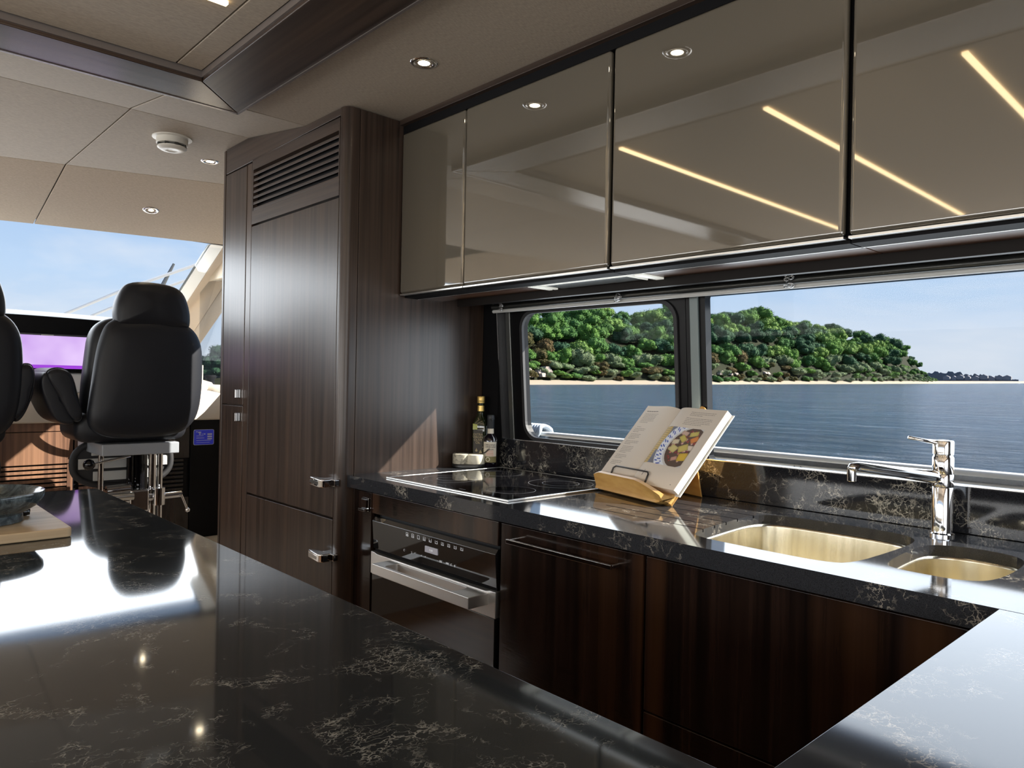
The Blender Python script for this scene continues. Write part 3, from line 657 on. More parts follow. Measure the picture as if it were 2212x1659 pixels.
# ================================================================== HOB
t = thing('hob', 'flat black glass ceramic hob with thin steel rim and ring marks', 'hob', (-1.777, 1.632, TOP))
fm = holed_plate([(-2.078, 1.371), (-1.476, 1.371), (-1.476, 1.893), (-2.078, 1.893)], [[(-2.070, 1.379), (-1.484, 1.379), (-1.484, 1.885), (-2.070, 1.885)]], 0, 1)
fm.v = [(v[0], v[2], TOP + .0005 + .005 * v[1]) for v in fm.v]
obj('steel_rim', fm, 'steel', t, bevel=.0008)
obj('glass_top', MB().box(-2.0695, -1.4845, 1.3795, 1.8845, TOP + .0005, TOP + .0045), 'black_gloss', t)
def ring(x, y, r, n=48, w=.0008):
    m = MB(); vs = []; fs = []
    for j in range(n):
        a = 2 * PI * j / n
        for q in (r - w, r + w): vs.append((x + q * math.cos(a), y + q * math.sin(a), TOP + .0047))
    for j in range(n): k = (j + 1) % n; fs.append((2 * j, 2 * j + 1, 2 * k + 1, 2 * k))
    return m.add(vs, fs)
for x, y, r in ((-1.63, 1.745, .105), (-1.63, 1.745, .06), (-1.62, 1.515, .075), (-1.93, 1.755, .075), (-1.92, 1.52, .09), (-1.92, 1.52, .045)):
    obj('zone_ring', ring(x, y, r), 'hob_print', t)
for x0, x1 in ((-1.80, -1.794), (-1.77, -1.764), (-1.86, -1.81), (-1.73, -1.70)): obj('touch_mark', MB().box(x0, x1, 1.402, 1.4045, TOP + .0044, TOP + .0048), 'hob_print', t)

# ================================================================== SINKS AND TAP
def sink(loop, label, depth, cx, cy):
    t = thing('sink', label, 'sink', (cx, cy, BOT - depth))
    def sc_(f, z): return [(cx + (p[0] - cx) * f, cy + (p[1] - cy) * f, z) for p in loop]
    m = MB(); lp = [sc_(.999, -.3535), sc_(.990, -.3535), sc_(.986, -.360), sc_(.972, BOT - depth + .04), sc_(.95, BOT - depth + .012), sc_(.88, BOT - depth), sc_(.3, BOT - depth - .004)]
    m.loft(lp, cap=False); n = len(loop); m.f.append(tuple(range(6 * n, 7 * n)))
    o = obj('basin', m, 'sink_steel', t, smooth=True, recalc=False)
    md = o.modifiers.new('shell', 'SOLIDIFY'); md.thickness = .0012; md.offset = 0
    obj('drain', MB().lathe((cx, cy, BOT - depth - .002), [(.038, 0), (.038, .004), (.030, .004), (.026, .001), (.02, .001), (.018, .005), (.005, .006)], 28), 'chrome', t, auto=35)
sink(s1, 'large brushed steel sink beside the drainer grooves', .17, -.755, 1.6)
sink(s2, 'small brushed steel half sink right of the large one', .13, -.448, 1.61)
fx, fy = -.551, 1.862
t = thing('tap', 'tall chrome mixer tap with slanting spout and top lever', 'tap', (fx, fy, TOP))
obj('base_ring', MB().lathe((fx, fy, TOP), [(.026, 0), (.026, .005), (.023, .008)], 32), 'chrome', t, auto=35)
obj('body', MB().lathe((fx, fy, TOP), [(.0215, .006), (.0215, .109), (.0205, .111), (.0212, .112), (.0218, .114), (.0218, .139), (.0210, .1405), (.0218, .142), (.0218, .178), (.020, .181), (.0195, .184)], 36), 'chrome', t, auto=35)
obj('cap', MB().lathe((fx, fy, TOP), [(.0195, .184), (.0212, .186), (.0216, .213), (.0200, .2165), (.005, .218)], 36), 'chrome', t, auto=35)
obj('lever', MB().tube([(fx - .008, fy - .012, TOP + .212), (fx - .03, fy - .032, TOP + .2155), (fx - .052, fy - .066, TOP + .2225)], [.0058, .0042, .0036], 12), 'chrome', t, smooth=True)
tip = Vector((-.672, 1.668, -.171)); a0 = Vector((fx, fy, TOP + .131)); dv = (tip - a0).normalized()
obj('spout', MB().tube([a0, a0 + dv * .03, a0 + dv * .12, tip - dv * .012, tip + dv * .002 - Vector((0, 0, .004)), tip + dv * .005 - Vector((0, 0, .012))], [.0155, .0150, .0120, .0105, .011, .011], 16), 'chrome', t, smooth=True)
obj('aerator', MB().lathe((tip.x + dv.x * .004, tip.y + dv.y * .004, tip.z - .034), [(.0085, 0), (.0098, .001), (.0102, .026)], 20), 'chrome', t, auto=35)

# ================================================================== WALL CABINETS, HOOD, BLIND
xs = [(-2.219, -1.862, 'narrow glossy taupe wall cabinet next to the tall cabinet'), (-1.859, -1.256, 'glossy taupe wall cabinet over the left half of the range hood'),
      (-1.246, -.637, 'glossy taupe wall cabinet over the window mullion, third from left'), (-.627, -.02, 'glossy taupe wall cabinet at the right edge of the view'), (-.01, .60, 'glossy taupe wall cabinet further aft, beyond the view'), (.61, 1.22, 'glossy taupe wall cabinet near the aft bulkhead')]
for k, (a, b, lab) in enumerate(xs):
    t = thing('wall_cabinet', lab, 'cabinet', ((a + b) / 2, 1.7, .30))
    obj('carcass', MB().box(a - .002, b + .002, 1.530, 1.70, .318, .886), 'black', t)
    obj('door', MB().box(a, b, 1.505, 1.527, .310, .886), 'lacquer', t, bevel=.010, seg=6)
    obj('edge_strip', MB().box(a, b, 1.507, 1.527, .3045, .309), 'steel', t)
    obj('bottom_rail', MB().box(a - .003, b + .003, 1.531, 1.588, .298, .318), 'black', t)
    obj('light_channel', MB().box(a - .003, b + .003, 1.589, 1.593, .2975, .303), 'steel', t)
    if not (k in (1,)): obj('base_board', MB().box(a - .003, b + .003, 1.594, 1.70, .300, .318), 'walnut_red', t)
    else:
        obj('base_board', MB().box(a - .003, -1.66, 1.594, 1.70, .300, .318), 'walnut_red', t)
struct('trim_9', MB().box(-2.13, 1.9, 1.702, 1.722, .2755, .887), 'valance_wood', base=(0, 1.71, .26))
struct('trim_10', MB().box(-2.13, 1.9, 1.722, 1.90, .30, .31), 'black', base=(0, 1.8, .3))
t = thing('range_hood', 'slim range hood with grey glass plate and white light bars under the cabinets', 'range hood', (-1.37, 1.65, .30))
obj('housing', MB().box(-1.655, -1.25, 1.594, 1.70, .304, .318), 'dark_alu', t)
obj('glass_plate', MB().box(-1.585, -1.262, 1.603, 1.690, .297, .303), 'hood_glass', t, bevel=.001)
obj('plate_edge', MB().box(-1.59, -1.258, 1.598, 1.602, .296, .304).box(-1.262, -1.258, 1.602, 1.69, .2955, .304), 'led_white', t)
obj('light_bar', MB().box(-1.65, -1.636, 1.598, 1.695, .297, .303), 'led_white', t)
obj('light_bar', MB().box(-1.625, -1.612, 1.598, 1.695, .297, .303), 'led_white', t)
obj('light_bar', MB().box(-1.235, -1.21, 1.598, 1.698, .2945, .2995), 'led_white', t)

t = thing('roller_blind', 'rolled up window blind with dark tube and pale bottom bar', 'blind', (-.1, 1.875, .25))
obj('tube', MB().tube([(-2.126, 1.875, .287), (1.88, 1.875, .287)], .011, 16), 'dark_alu', t, auto=60)
obj('bottom_bar', MB().tube([(-2.115, 1.868, .269), (1.88, 1.868, .269)], .0068, 12), 'bar_grey', t, auto=60)
obj('top_strip', MB().box(-2.126, 1.88, 1.866, 1.872, .2975, .3005), 'alu', t)
for kx in (-2.055, -1.495, -.925, -.35):
    rr = random.Random(int(kx * 1000)); m = MB()
    for q in range(9):
        cxx = kx + rr.uniform(-.007, .007); cz = .281 + rr.uniform(-.014, .012); r_ = rr.uniform(.004, .008); a = rr.uniform(0, 3); pts = []
        for j in range(10):
            s = 2 * PI * j / 10; pts.append((cxx + r_ * math.cos(s), 1.853 + .005 * math.sin(s * 2 + a) - .002 * (q % 3), cz + r_ * math.sin(s) * rr.uniform(.6, 1)))
        m.tube(pts, .0013, 5, closed=True)
    obj('cord_bundle', m, 'alu', t, smooth=True)

# ================================================================== COOKBOOK AND STAND
C = Vector((-1.3223, 1.7267, -.2849)); a = -.277; th = .8546
u = Vector((math.cos(a), math.sin(a), 0)); bk = Vector((-math.sin(a), math.cos(a), 0)); v = bk * math.cos(th) + Vector((0, 0, 1)) * math.sin(th); n = u.cross(v)   # n faces the reader
P = lambda uu, vv, nn=0: tuple(C + u * uu + v * vv + n * nn)
def lofted(fn_lo, fn_hi, us, v0, v1):
    """slab across u with lower and upper height profiles, extruded along v"""
    m = MB(); k = len(us)
    prof = [(x, fn_lo(x)) for x in us] + [(x, fn_hi(x)) for x in us[::-1]]
    return m.loft([[P(x, v0, h) for x, h in prof], [P(x, v1, h) for x, h in prof]])
bkth = thing('cookbook', 'open cookbook with a food photograph, leaning on the wooden stand', 'book', tuple(C + n * -.02))
SP = -.026
def top(x):
    d = x - SP
    if d < 0: return .001 - .010 * math.exp(d / .018) + .0045 * math.exp(-((d + .045) / .05) ** 2)
    return .001 - .010 * math.exp(-d / .014) + .004 * math.exp(-((d - .04) / .05) ** 2)
us = [SP - .155 + .155 * (i / 18) for i in range(19)]; us2 = [SP + .206 * (i / 20) for i in range(21)]
obj('page_block', lofted(lambda x: -.016, lambda x: top(x), us, 0, .286), 'paper', bkth, auto=50)
pb = obj('page_block', lofted(lambda x: -.020, lambda x: top(x), us2, 0, .286), 'paper', bkth, auto=50)
obj('page_edges', MB().loft([[P(.1805, vv, -.0195), P(.1815, vv, -.010), P(.1805, vv, .000)] + [P(.179, vv, 0), P(.179, vv, -.0195)] for vv in (.001, .285)]), 'page_edge', bkth)
obj('cover', MB().loft([[P(x, vv, h) for x, h in ((-.185, -.0175), (SP, -.0215), (.186, -.0235), (.186, -.026), (SP, -.0245), (-.185, -.0205))] for vv in (-.003, .289)]), 'white', bkth, bevel=.0008)
# printed lines
m = MB(); rr = random.Random(5)
def line(u0, u1, vv, hh=.0011, words=True):
    x = u0
    while x < u1:
        w = min(rr.uniform(.004, .012), u1 - x); m.add([P(x, vv, top(x) + .0003), P(x + w, vv, top(x + w) + .0003), P(x + w, vv + hh, top(x + w) + .0003), P(x, vv + hh, top(x) + .0003)], [(0, 1, 2, 3)]); x += w + .0016
line(-.165, -.105, .262, .0024)
def para(u0, u1, v0, nn, last=.5, step=.0058):
    for i in range(nn): line(u0, u1 - (rr.uniform(0, .006)) if i < nn - 1 else u0 + (u1 - u0) * last, v0 - step * i)
para(-.165, -.095, .252, 7, .6); para(-.160, -.118, .198, 1); para(-.165, -.108, .190, 3); para(-.165, -.112, .168, 4, .7); para(-.165, -.098, .140, 3, .5); para(-.162, -.100, .118, 5, .6); para(-.165, -.105, .084, 3, .7); para(-.165, -.108, .060, 3, .5)
para(.045, .150, .270, 3); para(.040, .150, .247, 5, .7)
line(.152, .156, .014, .002)
obj('printed_text', m, 'ink', bkth, recalc=False)
obj('page_crease', MB().add([P(.018, .027, top(.018) + .0004), P(.020, .027, top(.02) + .0004), P(.0205, .047, top(.02) + .0004), P(.019, .047, top(.019) + .0004)], [(0, 1, 2, 3)]), 'ink', bkth, recalc=False)
frd = random.Random(11)
blobs = []
for _ in range(95):
    bx, by = frd.uniform(.42, 1.0), frd.uniform(.12, .97)
    if (bx - .80) ** 2 / .14 + (by - .52) ** 2 / .19 > 1: continue
    blobs.append((bx, by, frd.uniform(.018, .035), frd.choice([(.32, .05, .03), (.22, .03, .025), (.5, .16, .12), (.62, .35, .28), (.12, .04, .02)])))
chunks = [(.78, .50 - .02, .11, .09, .5, (.62, .50, .12)), (.55, .44, .10, .08, -.4, (.66, .56, .22)), (.90, .26, .11, .10, .2, (.70, .46, .03)), (.92, .72, .09, .07, .6, (.70, .24, .04)), (.63, .72, .10, .06, -.7, (.58, .48, .10)), (.83, .86, .10, .06, .3, (.60, .50, .12)), (.50, .62, .08, .06, .2, (.70, .60, .42)), (.93, .50, .07, .06, 0, (.75, .62, .5)), (.72, .20, .07, .05, .4, (.55, .30, .22)), (.60, .86, .09, .05, -.2, (.62, .42, .33))]
def food(s, t_):
    # s to the right, t up
    cxp, cyp = .80, .50; dx = (s - cxp); dy = (t_ - cyp) * .78; r = math.hypot(dx, dy)
    ang = math.atan2(dy, dx); ns = math.sin(ang * 34) + math.sin(ang * 57 + r * 90)
    if r > .62:
        if s < .15 - .05 * t_ + (.10 if t_ > .35 else 0) or (s < .20 and t_ > .35 and t_ < .92): return (.52, .34, .06) if math.sin(t_ * 110 + s * 20) > -.55 else (.34, .22, .04)
        return (.16, .16, .19)
    if r > .605: return (.55, .57, .62)
    if r > .44:
        if r < .60 and r > .47 and ns > .55: return (.05, .10, .42)
        return (.78, .80, .86)
    for (a_, b_, w_, h_, ro, c_) in chunks:
        ex = (s - a_) * math.cos(ro) + (t_ - b_) * math.sin(ro); ey = -(s - a_) * math.sin(ro) + (t_ - b_) * math.cos(ro)
        if abs(ex) < w_ and abs(ey) < h_:
            q = 1 - .35 * (abs(ex) / w_) ** 4 - .3 * (abs(ey) / h_) ** 4 ; return tuple(x * q for x in c_)
    best = None
    for (bx, by, br, c_) in blobs:
        d2 = (s - bx) ** 2 + (t_ - by) ** 2
        if d2 < br * br: best = tuple(x * (1.5 if d2 < br * br * .12 else 1 - .5 * d2 / br / br) for x in c_)
    if best: return best
    return (.10, .055, .03) if r < .40 else (.62, .60, .58)
ph = print_grid('food_photograph', P(-.020, .073, 0), u, v, .164, .138, 110, 92, food, bkth)
# sit the print on the curved page
for vert in ph.data.vertices:
    w_ = Vector(vert.co) + BASE[bkth.name] - C; uu = w_.dot(u); vert.co = Vector(vert.co) + n * (top(uu) + .0006)

st = thing('book_stand', 'bamboo cookbook stand with curved lip and folding rear leg', 'book stand', (-1.30, 1.76, TOP))
zf = TOP - C.z      # counter height relative to the book foot
# shaped lip: broad upper board scooped towards the ends
def lip_board():
    m = MB(); loops = []; K = 24
    for i in range(K + 1):
        x = -.160 + .325 * i / K
        e = max(0, (x - .045) / .12); e2 = max(0, (-.135 - x) / .03)
        drop = .026 * min(1, e) ** 1.3 + .010 * min(1, e2)
        pr = [(-.034 - .004 * min(1, e), .014 - drop), (-.026, .018 - drop), (-.018, .010 - drop * .9), (.004, -.012 - .2 * drop), (.020, -.012), (.030, -.020), (.010, zf + .002), (-.012, zf + .001 + .012 * max(0, (x - .145) / .02) + .012 * max(0, (-.145 - x) / .015)), (-.027, zf + .008 + .010 * max(0, (x - .145) / .02)), (-.024, -.026 - .2 * drop)]
        loops.append([tuple(C + u * x + bk * q[0] + Vector((0, 0, q[1]))) for q in pr])
    return m.loft(loops)
obj('lip', lip_board(), 'bamboo', st, auto=45)
obj('back_board', MB().loft([[tuple(Vector(P(x, vv, h))) for x, vv, h in ((-.14, -.030, -.0275), (.165, -.030, -.0275), (.165, -.030, -.037), (-.14, -.030, -.037))],
                             [tuple(Vector(P(x, vv, h))) for x, vv, h in ((-.14, .19, -.0275), (.165, .19, -.0275), (.165, .19, -.037), (-.14, .19, -.037))],
                             [tuple(Vector(P(x, vv, h))) for x, vv, h in ((-.04, .29, -.0275), (.085, .29, -.0275), (.085, .29, -.037), (-.04, .29, -.037))]]), 'bamboo', st, bevel=.002)
kn = [(.025 + .030 * math.cos(q), .29 + .030 * math.sin(q)) for q in [2 * PI * j / 24 for j in range(24)]]
obj('top_knob', MB().loft([[P(x, y, h) for x, y in kn] for h in (-.0265, -.038)]), 'bamboo', st, bevel=.002)
f0 = Vector(P(.075, .19, -.042)); f1 = Vector((-1.215, 1.905, TOP + .001)); 
leg = [Vector(P(.10, .17, -.040)), Vector(P(.0, .17, -.040)), Vector((-1.31, 1.925, TOP)), Vector((-1.196, 1.893, TOP))]
nn = (leg[1] - leg[0]).cross(leg[3] - leg[0]).normalized() * .010
obj('rear_leg', MB().hexa([tuple(q) for q in leg], [tuple(q - nn * (1 if nn.y < 0 else -1) * -1 + Vector((0, 0, 0))) if False else tuple(q + Vector((0, -.008, .004))) for q in leg]), 'bamboo', st, bevel=.0015)
obj('page_clip', MB().tube([P(-.118, .004, .004), P(-.121, .030, .009), P(-.113, .037, .0095), P(.043, .037, .0095), P(.051, .030, .009), P(.054, .002, .004)], .0026, 8), 'wire', st, smooth=True)

# ================================================================== BOTTLES AND SALT POT
def square_loop(cx, cy, w, z, rot, r):
    return [(cx + x * math.cos(rot) - y * math.sin(rot), cy + x * math.sin(rot) + y * math.cos(rot), z) for x, y in rrect(-w, w, -w, w, r, 3)]
ox, oy, rot = -2.183, 1.872, .62
t = thing('oil_bottle', 'tall square green glass olive oil bottle with gold cap', 'bottle', (ox, oy, TOP))
lv = [(.024, 0, .005), (.0265, .004, .006), (.0265, .150, .006), (.0262, .165, .008), (.022, .182, .012), (.014, .198, .0135), (.0125, .212, .0122)]
obj('glass_body', MB().loft([square_loop(ox, oy, w, TOP + z, rot, r) for w, z, r in lv]), 'oil_glass', t, auto=50)
obj('neck', MB().lathe((ox, oy, TOP), [(.0128, .196), (.0122, .238), (.0135, .24), (.0135, .244), (.012, .246)], 24), 'oil_glass', t, smooth=True)
obj('neck_sleeve', MB().lathe((ox, oy, TOP), [(.0136, .214), (.0130, .236)], 24), 'gold', t, auto=30)
obj('cap', MB().lathe((ox, oy, TOP), [(.0145, .246), (.0148, .248), (.0148, .251), (.0142, .252), (.0148, .254), (.0148, .270), (.0138, .272)], 24), 'gold', t, auto=30)
# label face turned to the room
lu = Vector((math.cos(rot), math.sin(rot), 0)); ln = Vector((math.sin(rot), -math.cos(rot), 0)); face = Vector((ox, oy, TOP)) + ln * .0267
lb = obj('label', MB().add([tuple(face + lu * a_ + ln * .0003 + Vector((0, 0, z))) for a_, z in ((-.021, .02), (.016, .02), (.016, .142), (-.021, .142))], [(0, 1, 2, 3)]), 'dark_label', t, recalc=False)
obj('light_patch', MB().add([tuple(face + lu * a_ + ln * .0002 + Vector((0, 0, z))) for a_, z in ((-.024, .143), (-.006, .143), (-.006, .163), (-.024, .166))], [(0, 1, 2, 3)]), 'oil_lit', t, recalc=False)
text('label_lettering', 'EXTRA\nVIRGIN\nOLIVE\nOIL', .0125, tuple(face + lu * -.0025 + ln * .0006 + Vector((0, 0, .108))), lu, (0, 0, 1), 'gold_print', lb)
dl = [(math.cos(q) * .0045, math.sin(q) * .0045 + (.006 if abs(q - PI / 2) < .3 else 0)) for q in [2 * PI * j / 16 for j in range(16)]]
obj('drop_emblem', MB().loft([[tuple(face + lu * (x - .008) + ln * h + Vector((0, 0, .062 + z))) for x, z in dl] for h in (.0004, .0008)]), 'gold_print', lb)
obj('tree_print', MB().add([tuple(face + lu * a_ + ln * .0006 + Vector((0, 0, z))) for a_, z in ((.002, .03), (.013, .03), (.014, .055), (.008, .066), (.003, .055))], [(0, 1, 2, 3, 4)]), 'gold_print', lb, recalc=False)
lu2 = ln.cross(Vector((0, 0, 1))) ; sd = Vector((ox, oy, TOP)) + lu * .0267
obj('side_label', MB().add([tuple(sd - ln * a_ * -1 + lu * .0003 + Vector((0, 0, z))) for a_, z in ((-.018, .08), (.018, .08), (.018, .158), (-.018, .158))], [(0, 1, 2, 3)]), 'cream_label', t, recalc=False).data.materials[0] = MATS['neck_glass']

vx, vy = -2.118, 1.868
t = thing('vinegar_bottle', 'small dark round balsamic vinegar bottle with black stopper and cream label', 'bottle', (vx, vy, TOP))
obj('glass_body', MB().lathe((vx, vy, TOP), [(.024, 0), (.0275, .004), (.0275, .105), (.024, .118), (.013, .128), (.0112, .133), (.011, .15)], 32), 'dark_bottle', t, smooth=True)
obj('neck_band', MB().lathe((vx, vy, TOP), [(.0125, .131), (.0122, .152)], 24), 'cream_label', t, auto=30)
obj('stopper', MB().lathe((vx, vy, TOP), [(.0125, .150), (.0138, .153), (.0138, .182), (.0146, .184), (.0146, .197), (.0125, .202), (.006, .203)], 24), 'capsule', t, auto=30)
obj('stopper_tab', MB().box(vx + .004, vx + .020, vy - .012, vy - .004, TOP + .183, TOP + .188), 'capsule', t, bevel=.001)
cd = math.atan2(-vy, -vx)      # towards the room
m = MB(); K = 16; R_ = .0279
for (z0, z1, mt, nm) in ((.045, .100, 'cream_label', 'label'), (.022, .045, 'olive_label', 'label_band')):
    m = MB(); vs = []
    for j in range(K + 1):
        q = cd - 1.15 + 2.1 * j / K
        for z in (z0, z1): vs.append((vx + R_ * math.cos(q), vy + R_ * math.sin(q), TOP + z))
    m.add(vs, [(2 * j, 2 * j + 2, 2 * j + 3, 2 * j + 1) for j in range(K)])
    o = obj(nm, m, mt, t, recalc=False)
    if nm == 'label': lab = o
fu = Vector((-math.sin(cd), math.cos(cd), 0)); fc = Vector((vx, vy, TOP)) + Vector((math.cos(cd), math.sin(cd), 0)) * .0283
text('label_lettering', 'ORGANIC\nVINEGAR', .0100, tuple(fc + fu * -.003 * 0 + Vector((0, 0, .085))), fu, (0, 0, 1), 'ink', lab)
text('label_lettering', 'BALSAMIC', .006, tuple(fc + Vector((0, 0, .071))), fu, (0, 0, 1), 'ink', lab)
m = MB(); rr = random.Random(2)
for i in range(5):
    z = .066 - i * .0042
    m.add([tuple(fc + fu * x + Vector((0, 0, zz))) for x, zz in ((-.015, z), (.012, z), (.012, z - .0012), (-.015, z - .0012))], [(0, 1, 2, 3)])
obj('small_print', m, 'red_print', lab, recalc=False)
obj('seal_emblem', MB().loft([[tuple(fc + fu * (-.009 + r_ * math.cos(2 * PI * j / 20)) + Vector((math.cos(cd), math.sin(cd), 0)) * h + Vector((0, 0, .034 + r_ * math.sin(2 * PI * j / 20)))) for j in range(20)] for r_, h in ((.0085, .0003), (.0085, .0008), (.006, .0008), (.006, .0003))], cap=False), 'cream_label', lab)

jx, jy = -2.163, 1.800; jr = math.atan2(.731, .682)
t = thing('salt_pot', 'low oval marble salt pot with swivel lid on black base', 'pot', (jx, jy, TOP))
S = lambda r, z: (r, z)
obj('base', MB().lathe((jx, jy, TOP), [(.058, 0), (.064, .003), (.064, .013), (.062, .015)], 40, 1, .60, jr), 'marble_black', t, auto=35)
obj('left_bowl', MB().lathe((jx - .029 * .682, jy - .029 * .731, TOP), [(.033, .0155), (.034, .018), (.034, .052), (.031, .054)], 36, 1, 1.0, jr), 'jar_marble', t, auto=35)
obj('right_bowl', MB().lathe((jx + .024 * .682, jy + .024 * .731, TOP), [(.036, .0155), (.0375, .018), (.0375, .050), (.034, .0525)], 36, 1, .95, jr), 'jar_cream', t, auto=35)
obj('spoon', MB().tube([(jx + .04, jy + .02, TOP + .052), (jx + .052, jy + .035, TOP + .060), (jx + .066, jy + .045, TOP + .075)], .0022, 8), 'wire', t, smooth=True)

# ================================================================== ISLAND OBJECTS
bo = obj('chopping_board', MB().prism(rrect(-2.05, -1.683, -.12, .366, .012, 4), 'z', TOP + .0005, TOP + .0195), 'board_wood', base=(-1.86, .12, TOP), bevel=.003, seg=3)
tag(bo, 'thick pale wooden chopping board on the far end of the island', 'chopping board')
bx, by = -1.84, .232; BZ = TOP + .0195
t = thing('mortar', 'dark grey veined marble mortar bowl on the chopping board', 'mortar', (bx, by, BZ))
obj('bowl', MB().lathe((bx, by, BZ), [(.066, 0), (.075, .002), (.074, .018), (.078, .020), (.098, .032), (.112, .050), (.113, .060), (.112, .0635), (.108, .0645), (.102, .060), (.094, .045), (.07, .030), (.03, .022)], 56), 'mortar_marble', t, auto=40)
tag(obj('pestle', MB().tube([(bx + .03, by + .01, BZ + .036), (bx + .02, by - .02, BZ + .050), (bx - .01, by - .09, BZ + .080), (bx - .03, by - .15, BZ + .108)], [.017, .015, .011, .014], 16), 'mortar_marble', base=(bx, by, BZ + .03), smooth=True), 'dark marble pestle resting inside the mortar bowl', 'pestle')
h0 = Vector((-1.885, .300, BZ + .008))
tag(obj('knife_handle', MB().tube([tuple(h0 + Vector((-.02, -.16, 0))), tuple(h0 + Vector((-.01, -.08, 0))), tuple(h0 + Vector((.0, -.03, .001))), tuple(h0 + Vector((.006, .012, .001))), tuple(h0 + Vector((.008, .026, 0)))], [.003, .0045, .0095, .0105, .006], 14), 'black_gloss', base=tuple(h0), smooth=True), 'glossy black utensil handle lying on the board behind the mortar', 'utensil')

# ================================================================== HELM
def outline(pts, it=2): return smooth_loop(pts, it)
def pillow(pts, x_rear, x_front, edge=.035, puff=.02):
    """cushion: outline in (y, z), rear face at x_rear, front face at x_front (x_front < x_rear)"""
    cy = sum(p_[0] for p_ in pts) / len(pts); cz = sum(p_[1] for p_ in pts) / len(pts)
    def sc_(d, x):
        o = []
        for p_ in pts:
            dy, dz = p_[0] - cy, p_[1] - cz; l = math.hypot(dy, dz); k = max(0, (l - d)) / l; o.append((x, cy + dy * k, cz + dz * k))
        return o
    L = [sc_(edge * 3.4, x_rear + puff * .3), sc_(edge * 1.6, x_rear), sc_(edge * .7, x_rear - .010), sc_(edge * .2, x_rear - .028), sc_(0, x_rear - .055), sc_(0, x_front + .055), sc_(edge * .2, x_front + .028), sc_(edge * .8, x_front + .008), sc_(edge * 2, x_front), sc_(edge * 3.4, x_front - puff * .3)]
    return MB().loft(L)
def piping(pts, x, d, r=.0035):
    cy = sum(p_[0] for p_ in pts) / len(pts); cz = sum(p_[1] for p_ in pts) / len(pts); o = []
    for p_ in pts:
        dy, dz = p_[0] - cy, p_[1] - cz; l = math.hypot(dy, dz); k = (l - d) / l; o.append((x, cy + dy * k, cz + dz * k))
    return MB().tube(o, r, 6, closed=True)
back = outline([(.962, .10), (.985, .20), (1.01, .255), (1.06, .282), (1.20, .295), (1.35, .285), (1.425, .255), (1.470, .18), (1.480, .06), (1.478, -.08), (1.462, -.20), (1.42, -.275), (1.34, -.318), (1.20, -.326), (1.05, -.322), (.965, -.295), (.925, -.235), (.940, -.10)])
bol = outline([(.945, .10), (.955, .19), (.985, .25), (1.05, .290), (1.20, .30), (1.35, .29), (1.42, .25), (1.44, .18), (1.45, 0), (1.44, -.2), (1.40, -.30), (1.20, -.33), (1.0, -.32), (.93, -.27), (.925, -.12)])
head = outline([(1.045, .27), (1.040, .34), (1.070, .425), (1.11, .468), (1.21, .478), (1.32, .470), (1.375, .435), (1.405, .35), (1.410, .28), (1.40, .24), (1.22, .235), (1.05, .24)])
def shift(pts, dy=0, dz=0, k=1): 
    cy = sum(p_[0] for p_ in pts) / len(pts); return [((p_[0] - cy) * k + cy + dy, p_[1] + dz) for p_ in pts]
